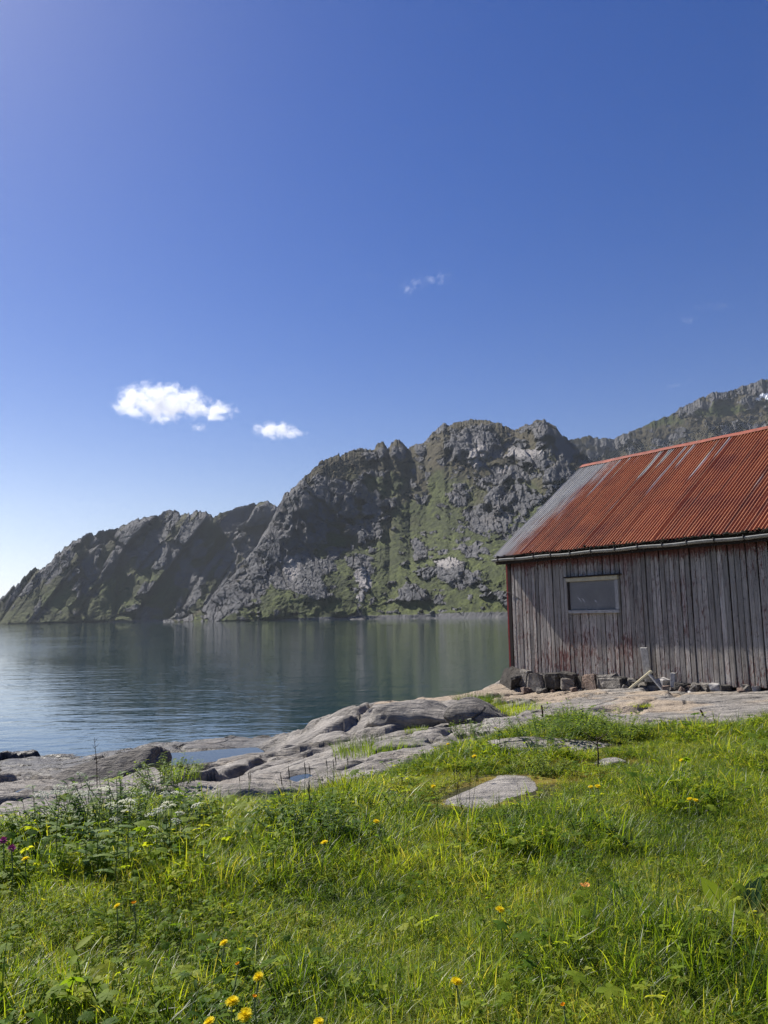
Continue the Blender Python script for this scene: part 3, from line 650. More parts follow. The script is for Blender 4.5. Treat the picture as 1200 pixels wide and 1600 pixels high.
# roof: deck, sheets of corrugated iron, ridge capping
def slab(name, back):
    bm = bmesh.new(); y0, z0, y1, z1 = -OUT + .03, EAVE_Z - .01, RIDGE_Y, RIDGE_Z - .03; t = .05
    if back: y0, y1 = 2 * RIDGE_Y - y0, 2 * RIDGE_Y - y1 + .003
    A = [bm.verts.new((xx, yy_, zz)) for xx in (-GAB + .02, SL + GAB - .02) for (yy_, zz) in ((y0, z0 - t), (y1, z1 - t), (y1, z1 - .012), (y0, z0 - .012))]
    for f in ((0, 1, 2, 3), (7, 6, 5, 4), (0, 4, 5, 1), (1, 5, 6, 2), (2, 6, 7, 3), (3, 7, 4, 0)): bm.faces.new([A[i] for i in f])
    bmesh.ops.recalc_face_normals(bm, faces=bm.faces); return from_bm(name, bm)
roof = obj('roof', slab('roof', False), M['dark_wood'], shed)
obj('roof', slab('roof', True), M['dark_wood'], shed)
PIT = .066; SW = PIT * 12
def sheet_mesh(seed):
    r_ = np.random.RandomState(seed); ncol, nrow = 12 * 8 + 5, 10
    s = np.linspace(0, 12.5 * PIT, ncol); Ls = math.hypot(RIDGE_Y + OUT, RIDGE_Z - EAVE_Z)
    q = np.linspace(0, 1, nrow) ; S, Q = np.meshgrid(s, q)
    hgt = 0.0138 * np.cos(2 * np.pi * S / PIT) + .004 * fbm(S * 2, Q * 3, 2, seed)
    lo = (.012 * r_.uniform(-1, 1, ncol) * (q[:, None] < .01)) + .015 * r_.uniform(-1, 1)
    D = Q * Ls + lo * (1 - Q)
    Y = D * math.cos(SLOPE) - hgt * math.sin(SLOPE); Zz = D * math.sin(SLOPE) + hgt * math.cos(SLOPE)
    return mesh_np('roof_sheet', np.stack([S, Y, Zz], -1).reshape(-1, 3), grid_faces(nrow, ncol))
shs = [sheet_mesh(i) for i in range(4)]
for m_ in shs: m_.materials.append(M['roof'])
x = -GAB; i = 0
while x < SL + GAB - .5:
    for back in (0, 1):
        o = bpy.data.objects.new('roof_sheet', shs[(i * 3 + back) % 4]); col.objects.link(o); o.parent = roof if not back else roof
        if back: o.location = (x + 12.5 * PIT, 2 * RIDGE_Y + OUT, EAVE_Z + .004 * (i % 2)); o.rotation_euler = (0, 0, math.pi)
        else: o.location = (x, -OUT, EAVE_Z + .0035 * (i % 2) + rnd.uniform(0, .002))
    x += SW; i += 1
def angle_strip(name, x0, x1, wdt, lift, n=24):
    V = []
    for k in range(n + 1):
        xx = x0 + (x1 - x0) * k / n; j = .006 * math.sin(k * 2.1) 
        for s in (-1, -.5, 0, .5, 1):
            V.append((xx, RIDGE_Y + s * wdt * math.cos(SLOPE), RIDGE_Z + lift - abs(s) * wdt * math.sin(SLOPE) + j * (.3 + abs(s)) - (.012 if s == 0 else 0)))
    return mesh_np(name, V, grid_faces(n + 1, 5))
obj('ridge_cap', angle_strip('ridge_cap', -GAB - .01, SL + GAB, .17, .030), M['ridge'], roof)
# fascia, bargeboard, gutter with its brackets, old moss along the eave
part_box('fascia', shed, M['dark_wood'], -GAB + .03, SL + GAB - .02, -OUT + .05, -OUT + .08, EAVE_Z - .17, EAVE_Z - .02)
def barge(x0, x1):
    bm = bmesh.new(); A = []
    for xx in (x0, x1):
        for (yy_, zz) in ((-OUT + .04, EAVE_Z - .02), (RIDGE_Y, RIDGE_Z - .045), (RIDGE_Y, RIDGE_Z - .17), (-OUT + .04, EAVE_Z - .145)): A.append(bm.verts.new((xx, yy_, zz)))
    for f in ((0, 1, 2, 3), (7, 6, 5, 4), (0, 4, 5, 1), (1, 5, 6, 2), (2, 6, 7, 3), (3, 7, 4, 0)): bm.faces.new([A[i_] for i_ in f])
    bmesh.ops.recalc_face_normals(bm, faces=bm.faces); return from_bm('bargeboard', bm)
obj('bargeboard', barge(-GAB + .002, -GAB + .018), M['greywood'], shed)
def gutter_mesh(x0, x1, r=.052, n=60, th=.004):
    V = []; sec = [math.pi + math.pi * k / 8 for k in range(9)]
    for k in range(n + 1):
        xx = x0 + (x1 - x0) * k / n; sag = .006 * math.sin(k * .8) - .02 * k / n
        ring = [(r * math.cos(a_), r * math.sin(a_)) for a_ in sec] + [((r - th) * math.cos(a_), (r - th) * math.sin(a_)) for a_ in reversed(sec)]
        V += [(xx, -OUT - .02 + p[0], EAVE_Z - .062 + p[1] + sag) for p in ring]
    m_ = len(sec) * 2; i_ = np.arange((n + 1) * m_).reshape(n + 1, m_); j_ = np.roll(i_, -1, 1)
    return mesh_np('gutter', V, np.stack([i_[:-1], j_[:-1], j_[1:], i_[1:]], -1).reshape(-1, 4))
gut = obj('gutter', gutter_mesh(-GAB + .02, SL + GAB), M['gutter'], shed)
for k in range(18):
    g = Geo(); xx = .02 + k * .49 + rnd.uniform(-.03, .03); sg = -.02 * (xx / SL)
    V, Fq = tube([(xx, -OUT + .05, EAVE_Z - .03)] + [(xx, -OUT - .02 + .057 * math.cos(a_), EAVE_Z - .062 + sg + .057 * math.sin(a_)) for a_ in [2 * math.pi - math.pi * q / 7 for q in range(8)]] + [(xx, -OUT - .075, EAVE_Z - .04 + sg)], .009, 4)
    g.add(V, Fq); obj('bracket', g.build('bracket'), M['bracket'], gut)
rs = np.random.RandomState(8); V, Fq = [], []
for k in range(420):                                            # moss and needles caught between sheet ends and gutter
    xx = rs.uniform(-.1, SL); sz = rs.uniform(.012, .034) * (1.6 if (5.05 < xx < 5.45) else 1.0); c0 = np.array([xx, -OUT - .012 + rs.uniform(-.02, .025), EAVE_Z - .022 + rs.uniform(-.012, .018)])
    if rs.rand() < .25: c0 += np.array([0, .06, .055]) * rs.uniform(.2, 1)
    o_ = len(V); V += [tuple(c0 + sz * np.array(p) * rs.uniform(.6, 1.2, 3)) for p in ((1.6, 0, 0), (-1.6, 0, 0), (0, 1, 0), (0, -1, 0), (0, 0, .9), (0, 0, -.9))]
    Fq += [(o_ + a_, o_ + b_, o_ + c_) for (a_, b_, c_) in ((0, 2, 4), (2, 1, 4), (1, 3, 4), (3, 0, 4), (2, 0, 5), (1, 2, 5), (3, 1, 5), (0, 3, 5))]
me = bpy.data.meshes.new('eave_moss'); me.from_pydata(V, [], Fq); me.update()
tag(obj('eave_moss', me, simple('black_eave_moss', (.018, .017, .012), .95, .1), shed), kind='stuff')

# ------------------------------------------------------------------ stones that carry the wall, boulders and slabs
M['stone_grey'] = mat_rock('grey_field_stone', 3.0); M['stone_dark'] = mat_rock('dark_field_stone', 3.0, dark=.6); M['stone_pink'] = mat_rock('reddish_field_stone', 3.0, (1.05, .86, .80)); M['stone_white'] = simple('white_quartz_stone', (.36, .34, .32), .7, .3, .2, 12, .01)
core = part_box('stone_foundation', shed, M['stone_dark'], .10, SL - .1, .05, .35, -.55, -.022)
FS = [(789, 813, 1046, 1081, 'dark', .35), (811, 828, 1046, 1074, 'grey', 0), (827, 851, 1051, 1074, 'grey', 0), (849, 878, 1047, 1075, 'dark', 0), (876, 899, 1049, 1061, 'dark', 0), (876, 898, 1059, 1074, 'grey', 0), (896, 912, 1053, 1072, 'dark', 0),
      (911, 934, 1053, 1070, 'pink', 0), (936, 962, 1052, 1061, 'grey', 0), (931, 942, 1060, 1069, 'white', 0), (940, 974, 1058, 1070, 'grey', 0), (960, 976, 1056, 1070, 'dark', 0), (975, 990, 1060, 1074, 'grey', .3), (985, 1004, 1064, 1076, 'dark', 0), (1000, 1016, 1068, 1079, 'grey', .2), (1012, 1030, 1066, 1078, 'dark', 0), (1018, 1034, 1070, 1080, 'grey', -.2),
      (1028, 1041, 1060, 1070, 'white', .2), (1034, 1049, 1066, 1077, 'grey', .1), (1041, 1059, 1073, 1081, 'dark', 0), (1060, 1076, 1067, 1078, 'dark', 0), (1066, 1081, 1071, 1079, 'pink', 0), (1082, 1092, 1066, 1078, 'grey', .3), (1081, 1089, 1078, 1084, 'white', 0), (1090, 1110, 1068, 1077, 'grey', 0), (1107, 1122, 1067, 1076, 'white', 0), (1126, 1140, 1070, 1077, 'dark', 0), (1160, 1168, 1070, 1076, 'grey', 0), (1176, 1182, 1071, 1077, 'white', 0)]
for i, (u0, u1, v0, v1, kind, tilt) in enumerate(FS):
    a, b = wallpt(u0, v1, -.12), wallpt(u1, v0, -.12); w_, h_ = b.x - a.x, b.z - a.z
    loc = Vector(((a.x + b.x) / 2, -.02 - .03 * (i % 3) - (.10 if v1 > 1077 else 0), (a.z + b.z) / 2)); wp = SMAT @ loc
    gz = float(rock_h(np.array([wp.x]), np.array([wp.y]))[0]) - SB.z
    lo = min(loc.z - h_ / 2, gz - .02); hi_ = loc.z + h_ / 2
    me = block_mesh('stone', 100 + i, (w_ * .95, max(.18, w_ * .7), (hi_ - lo) * .86))
    o = obj('stone', me, M['stone_' + kind], core); o.location = (loc.x, loc.y, (hi_ + lo) / 2); o.rotation_euler = (0, tilt, rnd.uniform(-.3, .3))
for i in range(34):                                             # small rubble wedged in the gaps and lying at the foot
    xx = rnd.uniform(.05, 5.6); sz = rnd.uniform(.05, .13); yy_ = -rnd.uniform(.05, .34); wp = SMAT @ Vector((xx, yy_, 0)); gz = float(rock_h(np.array([wp.x]), np.array([wp.y]))[0]) - SB.z
    o = obj('stone', block_mesh('stone', 300 + i, (sz * rnd.uniform(1, 1.8), sz, sz * rnd.uniform(.6, 1))), M['stone_' + rnd.choice(('dark', 'grey', 'grey', 'pink'))], core); o.location = (xx, yy_, gz + sz * .25); o.rotation_euler = (rnd.uniform(-.4, .4), rnd.uniform(-.5, .5), rnd.uniform(0, 3))
def boulder(u, v, size, rot, seed, label, m, z=None, cat='boulder', name='boulder', sub=5, **kw):
    """a boulder whose centre stands on the sight line of a pixel, at height z or on the bedrock"""
    p = at(u, v, z); o = obj(name, stone_mesh(name, seed, size, sub=sub, **kw), M[m]); o.location = p; o.rotation_euler = rot
    return tag(o, label, cat)
boulder(655, 1132, (1.75, 1.2, .74), (.03, .14, .35), 11, 'big rounded grey boulder with a dark hollow beneath, at the water side of the grass', 'rock', -1.56, planes=18, cut=.74, rough=.06, soft=.04)
boulder(752, 1128, (1.05, .8, .55), (-.1, .12, .5), 12, 'dark angular boulder below the white flowers, close to the shed rock', 'darkrock', -1.45, planes=8)
boulder(712, 1118, (.75, .6, .5), (.1, -.3, .2), 13, 'small angular boulder wedged between the two larger boulders', 'rock', -1.50, planes=8)
boulder(183, 1206, (1.75, 1.0, .50), (.10, -.34, .28), 14, 'dark tilted slab of rock with an undercut end behind the tall white flowers', 'darkrock', -1.93, cat='rock slab', name='rock_slab', planes=9, cut=.6, soft=.07)
boulder(207, 1234, (.62, .45, .16), (.1, -.35, .5), 15, 'pale flat slab standing in the weeds in front of the dark tilted slab', 'rock', -1.50, cat='rock slab', name='rock_slab', planes=8)
boulder(320, 1186, (.75, .6, .34), (0, .1, .3), 16, 'small dark rock at the edge of the tide pool', 'darkrock', -2.45, planes=9)
boulder(460, 1176, (.5, .4, .22), (0, .1, .3), 17, 'small grey rock lying on the smooth shore rock', 'rock', -2.02, planes=9)
boulder(410, 1196, (.7, .5, .18), (0, .06, .2), 18, 'low dark rock at the foot of the smooth shore rock', 'darkrock', -1.97, planes=9)
boulder(645, 1172, (.8, .6, .18), (.05, .05, .5), 19, 'low flat rock between the big rounded boulder and the grass', 'rock', -1.42, planes=9)
HOLES = []
def flat_rock(u, v, size, rz, seed, label, z):
    p_ = at(u, v, z); z = float(soil_h(np.array([p_.x]), np.array([p_.y]))[0]) - .02; p_ = at(u, v, z); z = float(soil_h(np.array([p_.x]), np.array([p_.y]))[0]) - .02
    o = boulder(u, v, size, (.02, .0, rz), seed, label, 'rock', z, 'flat rock', 'flat_rock', planes=12, soft=.09, rough=.04); HOLES.append((o.location.x, o.location.y, size[0] * .46, size[1] * .46, rz)); return o
flat_rock(765, 1249, (.60, 1.0, .07), -.45, 21, 'long flat grey rock lying bare in the middle of the meadow', -1.10)
flat_rock(870, 1170, (1.15, .65, .13), .1, 22, 'narrow flat rock in the grass below the leafy shrubs', -1.10)
flat_rock(955, 1199, (.30, .22, .11), .3, 23, 'small pale flat rock beside the yellow moss', -1.10)
# puddle on the rock
def pool(pts, z):
    P_ = [at(u, v, z) for u, v in pts]; n = len(P_); c = sum(P_, Vector()) / n; V = [(0, 0, 0)]; m_ = n * 6
    for k in range(m_):                                           # rounded outline through the given shore points
        i_, t = k // 6, (k % 6) / 6; a_, b_, c_, d_ = (P_[(i_ + q - 1) % n] for q in range(4))
        w = .5 * ((2 * b_) + (c_ - a_) * t + (2 * a_ - 5 * b_ + 4 * c_ - d_) * t * t + (3 * b_ - a_ - 3 * c_ + d_) * t ** 3); V.append(tuple(w - c))
    me = bpy.data.meshes.new('rain_pool'); me.from_pydata(V, [], [(0, 1 + k, 1 + (k + 1) % m_) for k in range(m_)]); me.update()
    o = obj('rain_pool', me, M['puddle']); o.location = c; return tag(o, kind='structure')
N = NT('still_pool_water'); N.pbsdf((.012, .016, .016), .02, None, .5, IOR=1.33); M['puddle'] = N.m

# ------------------------------------------------------------------ boards and posts leaning by the wall, iron pins in the rock
def world_box(name, m, L_, W_, T_, loc, rot, label, cat, bev=.004, extra=None):
    bm = bmesh.new(); box_bm(bm, -L_ / 2, L_ / 2, -W_ / 2, W_ / 2, -T_ / 2, T_ / 2, bev)
    if extra: extra(bm)
    o = obj(name, from_bm(name, bm), m); o.matrix_world = SMAT @ Matrix.Translation(loc) @ Euler(rot).to_matrix().to_4x4(); return tag(o, label, cat)
a, b = wallpt(1005, 1014, -.13), wallpt(1019, 1075, -.13)
world_box('upright_board', M['greywood'], b.x - a.x + .01, .035, a.z - b.z + .06, ((a.x + b.x) / 2, -.15, (a.z + b.z) / 2), (R(7), R(-1.5), 0), 'short grey board standing upright against the shed wall', 'board')
p, q = wallpt(984, 1078, -.42), wallpt(1019, 1049, -.16); mid_ = (p + q) / 2; dv = q - p
def grooves(bm):
    for yy_ in (-.032, .032): box_bm(bm, -.30, .30, yy_ - .014, yy_ + .014, .016, .040, .002)
mo = world_box('profiled_plank', M['casing'], dv.length, .12, .035, (0, 0, 0), (0, 0, 0), 'pale grooved plank leaning aslant on the stones below the upright board', 'plank', .003, None)
ex = dv.normalized(); ez = (Vector((-.45, -.35, .8)) - ex * ex.dot(Vector((-.45, -.35, .8)))).normalized(); ey = ez.cross(ex)
mo.matrix_world = SMAT @ Matrix.Translation(mid_) @ Matrix((ex, ey, ez)).transposed().to_4x4()
for yy_ in (-.030, .030):
    bm = bmesh.new(); box_bm(bm, -dv.length / 2 + .004, dv.length / 2 - .002, yy_ - .016, yy_ + .016, .0155, .034, .003); obj('rib', from_bm('rib', bm), M['casing'], mo)
p, q = wallpt(1018, 1054, -.20), wallpt(1034, 1080, -.30); dv = q - p
o = world_box('dark_plank', M['greywood'], dv.length, .06, .03, (p + q) / 2, (0, math.atan2(-dv.z, dv.x), 0), 'short grey stick propped behind the pale grooved plank', 'plank')
a, b = wallpt(1049, 1053, -.16), wallpt(1057, 1074, -.16)
world_box('short_post', M['greywood'], b.x - a.x, .09, a.z - b.z + .04, ((a.x + b.x) / 2, -.17, (a.z + b.z) / 2), (0, R(3), .2), 'short grey stump of post among the stones at the wall', 'post')
def iron_pin(u0, v0, u1, v1, label, r=.011):
    d = Vector(ray(u1, v1)); best = None
    for k in range(400):
        q_ = d * (4 + k * .03)
        if q_.z <= float(rock_h(np.array([q_.x]), np.array([q_.y]))[0]): best = q_; break
    if best is None: best = at(u1, v1, -1.25)
    t_ = aty(u0, v0, best.y); g = Geo(); V, Fq = tube([best - (t_ - best) * .4, best, (best + t_) / 2 + Vector((.004, 0, 0)), t_], [r, r, r, r * .9], 6); g.add([v_ - best for v_ in V], Fq)
    o = obj('iron_pin', g.build('iron_pin'), M['pin']); o.location = best; tag(o, label, 'iron pin', 'iron pins set in the shore rock')
M['pin'] = simple('rusty_iron', (.045, .022, .014), .85, .2, .4, 60, .002)
iron_pin(846, 1102, 848, 1121, 'upright rusty iron pin standing in the rock left of the crack')
iron_pin(1094, 1109, 1099, 1119, 'tilted rusty iron pin in the pale rock below the wall')
iron_pin(1038, 1128, 1043, 1137, 'short bent iron pin where the pale rock meets the grass')
for (u_, v_, z_, rx_, ry_, dp_) in PUDDLES:                      # rain water in the hollows of the rock
    p_ = at(u_, v_, z_); an = np.linspace(0, 6.283, 40); zc = float(rock_h(np.array([p_.x]), np.array([p_.y]))[0]); zm = float(rock_h(p_.x + 1.0 * rx_ * np.cos(an), p_.y + 1.0 * ry_ * np.sin(an)).min())
    zw = max(zc + .05, zm + .02)
    me = bpy.data.meshes.new('rain_pool'); V = [(0, 0, 0)] + [(1.05 * rx_ * math.cos(a_) * (1 + .08 * math.sin(3 * a_)), 1.05 * ry_ * math.sin(a_), 0) for a_ in an[:-1]]; me.from_pydata(V, [], [(0, 1 + k, 1 + (k + 1) % 39) for k in range(39)]); me.update()
    o = obj('rain_pool', me, M['puddle']); o.location = (p_.x, p_.y, zw); tag(o, kind='structure')
p_ = at(1150, 1430, -1.0); HOLES.append((p_.x, p_.y, .20, .15, 0))
pool([(246, 1184), (262, 1177), (300, 1175), (345, 1171), (402, 1168), (412, 1175), (388, 1184), (335, 1190), (292, 1194), (252, 1195)], POOL_Z)
# ------------------------------------------------------------------ grass and weeds of the meadow
def mat_leaf(name, stops, trans, rough=.42, spec=.45, tw=.45, inst=True):
    """thin leaf: reflects on one side, lets the sun through from the other"""
    N = NT(name); tone = N.attr('tone'); rnd = N.n('ObjectInfo').outputs['Random']
    f = N.math('ADD', tone, N.math('MULTIPLY', N.math('SUBTRACT', rnd, .5), .30))
    if inst: f = N.math('ADD', f, N.attr('dry', True))
    c = N.ramp(f, stops); t = N.mix(1.0, c, trans, 'MULTIPLY')
    p = N.pbsdf(c, rough, None, spec); tr = N.n('BsdfTranslucent', Color=t)
    mx = N.t.nodes.new('ShaderNodeMixShader'); mx.inputs[0].default_value = tw
    N.t.links.new(p.outputs[0], mx.inputs[1]); N.t.links.new(tr.outputs[0], mx.inputs[2]); N.t.links.new(mx.outputs[0], N.out.inputs['Surface']); return N.m
G_STOPS = [(.0, (.018, .040, .005)), (.3, (.046, .092, .008)), (.6, (.130, .200, .015)), (.85, (.225, .285, .028)), (1.0, (.26, .255, .07))]
M['grass'] = mat_leaf('meadow_grass_blades', G_STOPS, (2.7, 2.35, .9), tw=.5)
M['leaf'] = mat_leaf('broad_leaves', [(.0, (.018, .045, .008)), (.4, (.075, .140, .014)), (.75, (.180, .245, .024)), (1.0, (.28, .31, .04))], (2.6, 2.3, .8), .6, .12, .5)
M['leaf_own'] = mat_leaf('shrub_leaves', [(.0, (.024, .052, .010)), (.45, (.075, .140, .020)), (.8, (.150, .215, .032)), (1.0, (.19, .23, .05))], (2.6, 2.3, .9), .55, .25, .5, False)
M['straw'] = simple('dry_straw', (.40, .34, .20), .7, .3, .3, 40)
M['moss'] = mat_leaf('ochre_moss', [(.0, (.07, .045, .012)), (.4, (.19, .125, .022)), (.7, (.26, .19, .03)), (1.0, (.16, .17, .03))], (1.6, 1.5, 1), .8, .1, .3, True)
M['sedge'] = simple('dark_sedge_heads', (.030, .020, .012), .8, .2, .4, 60)
def blade(g, base, az, h, lean, w, tone, segs=4, curl=1.0, twist=0.0):
    """one grass blade: a tapering bent ribbon"""
    V = []; d = Vector((math.cos(az), math.sin(az), 0)); s_ = Vector((-math.sin(az + twist), math.cos(az + twist), 0))
    for k in range(segs + 1):
        t = k / segs; p = Vector(base) + d * (lean * h * t ** (1.6 * curl)) + Vector((0, 0, h * (t - .28 * lean * t * t * t)))
        ww = w * .5 * (1 - t ** 2.2) * (.75 + .6 * t * (1 - t)) + .0002
        V += [p - s_ * ww, p + s_ * ww]
    g.add(V, [(2 * k, 2 * k + 1, 2 * k + 3, 2 * k + 2) for k in range(segs)], tone)
def leaf(g, base, dirv, up, L_, W_, tone, droop=.3, fold=.15, n=4, serr=0.0):
    """one broad leaf with a midrib fold"""
    d = Vector(dirv).normalized(); s_ = d.cross(Vector(up)).normalized(); u_ = s_.cross(d); V = []
    for k in range(n + 1):
        t = k / n; c = Vector(base) + d * (L_ * t) - u_ * (droop * L_ * t * t)
        ww = W_ * .5 * (math.sin(math.pi * min(1, t * .93 + .07)) ** .75) * (1 + serr * (k % 2 - .5))
        V += [c - s_ * ww + u_ * (fold * ww), c, c + s_ * ww + u_ * (fold * ww)]
    Fq = []
    for k in range(n): a = 3 * k; Fq += [(a, a + 1, a + 4, a + 3), (a + 1, a + 2, a + 5, a + 4)]
    g.add(V, Fq, tone)
def palmate(g, base, stalk, r_, size, tone, rnd_):
    """a lobed leaf on a stalk (lady's mantle, buttercup)"""
    top = Vector(base) + stalk; V, Fq = tube([base, Vector(base) + stalk * .55 + Vector((0, 0, .01)), top], .0012, 3, False); g.add(V, Fq, tone - .15)
    az0 = rnd_.uniform(0, 6.3); tilt = Vector((rnd_.uniform(-.5, .5), rnd_.uniform(-.5, .5), 1)).normalized()
    nl = rnd_.choice((5, 6, 7))
    for k in range(nl):
        a = az0 + 5.3 * k / nl; d = Vector((math.cos(a), math.sin(a), .12)); d = d - tilt * d.dot(tilt) * .8
        leaf(g, top, d, tilt, size * rnd_.uniform(.85, 1.1), size * .62, tone + rnd_.uniform(-.06, .06), .22, .12, 3)
def proto(kind, seed):
    r_ = random.Random(seed); g = Geo(); ms = [M['grass']]
    if kind == 'fine':
        for _ in range(34):
            a, q = r_.uniform(0, 6.28), r_.uniform(0, .055); h = r_.uniform(.03, .092) * (1 if r_.random() < .85 else 1.35)
            blade(g, (q * math.cos(a), q * math.sin(a), -.01), r_.uniform(0, 6.28), h, r_.uniform(.1, 1.3), r_.uniform(.0014, .0029), r_.gauss(.50, .24) if r_.random() < .92 else .99, 4, 1, r_.uniform(-.8, .8))
    elif kind == 'tall':
        for _ in range(18):
            a, q = r_.uniform(0, 6.28), r_.uniform(0, .05); h = r_.uniform(.07, .165)
            blade(g, (q * math.cos(a), q * math.sin(a), -.01), a + r_.uniform(-.9, .9), h, r_.uniform(.15, .8), r_.uniform(.0024, .0048), r_.gauss(.54, .22) if r_.random() < .97 else .9, 5, 1, r_.uniform(-.7, .7))
    elif kind == 'straw':
        for _ in range(9):
            a, q = r_.uniform(0, 6.28), r_.uniform(0, .06); h = r_.uniform(.06, .14)
            blade(g, (q * math.cos(a), q * math.sin(a), -.005), r_.uniform(0, 6.28), h, r_.uniform(.7, 1.6), r_.uniform(.0015, .003), .98 if r_.random() < .6 else .8, 4, .8, r_.uniform(-.8, .8))
    elif kind == 'weed':
        ms = [M['leaf']]
        for _ in range(7):
            a = r_.uniform(0, 6.28); q = r_.uniform(.02, .09)
            palmate(g, (q * .3 * math.cos(a), q * .3 * math.sin(a), 0), Vector((q * math.cos(a), q * math.sin(a), r_.uniform(.05, .12))), r_, r_.uniform(.013, .026), r_.uniform(.45, .85), r_)
    elif kind == 'herb':
        ms = [M['leaf']]
        for _ in range(5):
            a = r_.uniform(0, 6.28); ln = r_.uniform(.06, .13); base = Vector((r_.uniform(-.03, .03), r_.uniform(-.03, .03), 0)); top = base + Vector((math.cos(a) * .06, math.sin(a) * .06, ln))
            V, Fq = tube([base, (base + top) / 2 + Vector((.004, 0, 0)), top], .0013, 3, False); g.add(V, Fq, .3)
            for k in range(11):
                t = .25 + .75 * k / 10; b = base.lerp(top, t); az = k * 2.4 + a
                leaf(g, b, (math.cos(az), math.sin(az), r_.uniform(.1, .8)), (0, 0, 1), r_.uniform(.018, .04), r_.uniform(.008, .016), r_.uniform(.35, .75), .25, .2, 3)
    elif kind == 'clover':
        ms = [M['leaf']]
        for _ in range(9):
            a = r_.uniform(0, 6.28); q = r_.uniform(0, .07); h = r_.uniform(.02, .075); b = Vector((q * math.cos(a), q * math.sin(a), 0)); c = b + Vector((r_.uniform(-.02, .02), r_.uniform(-.02, .02), h)); V, Fq = tube([b, c], .0008, 3, False); g.add(V, Fq, .4); tn = r_.uniform(.4, 1.0)
            for k in range(r_.choice((3, 4, 5))):
                az = a + k * 1.9; leaf(g, c, (math.cos(az), math.sin(az), r_.uniform(-.2, .7)), (r_.uniform(-.4, .4), r_.uniform(-.4, .4), 1), r_.uniform(.009, .020), r_.uniform(.006, .012), tn, .2, .2, 2)
    elif kind == 'moss':
        ms = [M['moss']]
        for _ in range(40):
            a, q = r_.uniform(0, 6.28), r_.uniform(0, .06); blade(g, (q * math.cos(a), q * math.sin(a), -.004), r_.uniform(0, 6.28), r_.uniform(.012, .035), r_.uniform(.2, 1.6), r_.uniform(.002, .004), r_.uniform(.1, 1), 3)
    elif kind == 'sedge':
        for _ in range(5):
            a = r_.uniform(0, 6.28); q = r_.uniform(0, .04); h = r_.uniform(.12, .24); p0 = Vector((q * math.cos(a), q * math.sin(a), 0)); p1 = p0 + Vector((r_.uniform(-.06, .06), r_.uniform(-.06, .06), h))
            V, Fq = tube([p0, p0.lerp(p1, .5), p1], [.0011, .001, .0008], 3, False); g.add(V, Fq, .35)
            o_ = len(g.F); V, Fq = tube([p1 - Vector((0, 0, .012)), p1 + Vector((0, 0, .004)), p1 + Vector((.002, 0, .020)), p1 + Vector((.002, 0, .034))], [.0009, .0017, .0016, .0005], 5, False); g.add(V, Fq, 0)
        me = g.build(kind); me.materials.append(M['grass']); me.materials.append(M['sedge'])
        for p_ in me.polygons: p_.material_index = 1 if all(me.attributes['tone'].data[i].value < .01 for i in p_.vertices) else 0
        return bpy.data.objects.new('tuft_' + kind, me)
    me = g.build(kind)
    for m_ in ms: me.materials.append(m_)
    return bpy.data.objects.new('tuft_' + kind, me)
KINDS = ['fine'] * 7 + ['tall'] * 4 + ['straw'] * 2 + ['weed'] * 4 + ['herb'] * 3 + ['sedge'] * 2 + ['clover'] * 4 + ['moss'] * 3
PROTOS = [proto(k, 500 + i) for i, k in enumerate(KINDS)]
KI = {k: [i for i, q in enumerate(KINDS) if q == k] for k in set(KINDS)}
def in_holes(x, y, grow=1.0):
    m = np.zeros(x.shape, bool)
    for (hx, hy, rx, ry, rz) in HOLES:
        dx, dy = x - hx, y - hy; a = dx * math.cos(rz) + dy * math.sin(rz); b = -dx * math.sin(rz) + dy * math.cos(rz)
        m |= (a / (rx * grow)) ** 2 + (b / (ry * grow)) ** 2 < 1
    return m
def scatter_nodes(name, protos):
    """point cloud -> instances of the tuft meshes"""
    t = bpy.data.node_groups.new(name, 'GeometryNodeTree')
    t.interface.new_socket('Geometry', in_out='INPUT', socket_type='NodeSocketGeometry'); t.interface.new_socket('Geometry', in_out='OUTPUT', socket_type='NodeSocketGeometry')
    gi, go = t.nodes.new('NodeGroupInput'), t.nodes.new('NodeGroupOutput'); jn = t.nodes.new('GeometryNodeGeometryToInstance')
    for o in reversed(protos):
        oi = t.nodes.new('GeometryNodeObjectInfo'); oi.inputs['Object'].default_value = o; oi.inputs['As Instance'].default_value = False
        t.links.new(oi.outputs['Geometry'], jn.inputs[0])
    ip = t.nodes.new('GeometryNodeInstanceOnPoints'); ip.inputs['Pick Instance'].default_value = True
    def na(n, dt):
        q = t.nodes.new('GeometryNodeInputNamedAttribute'); q.data_type = dt; q.inputs['Name'].default_value = n
        return next(s for s in q.outputs if s.enabled and s.name == 'Attribute')
    t.links.new(gi.outputs[0], ip.inputs['Points']); t.links.new(jn.outputs[0], ip.inputs['Instance'])
    t.links.new(na('idx', 'INT'), ip.inputs['Instance Index']); t.links.new(na('rot', 'FLOAT_VECTOR'), ip.inputs['Rotation']); t.links.new(na('scl', 'FLOAT_VECTOR'), ip.inputs['Scale'])
    t.links.new(ip.outputs[0], go.inputs[0]); return t
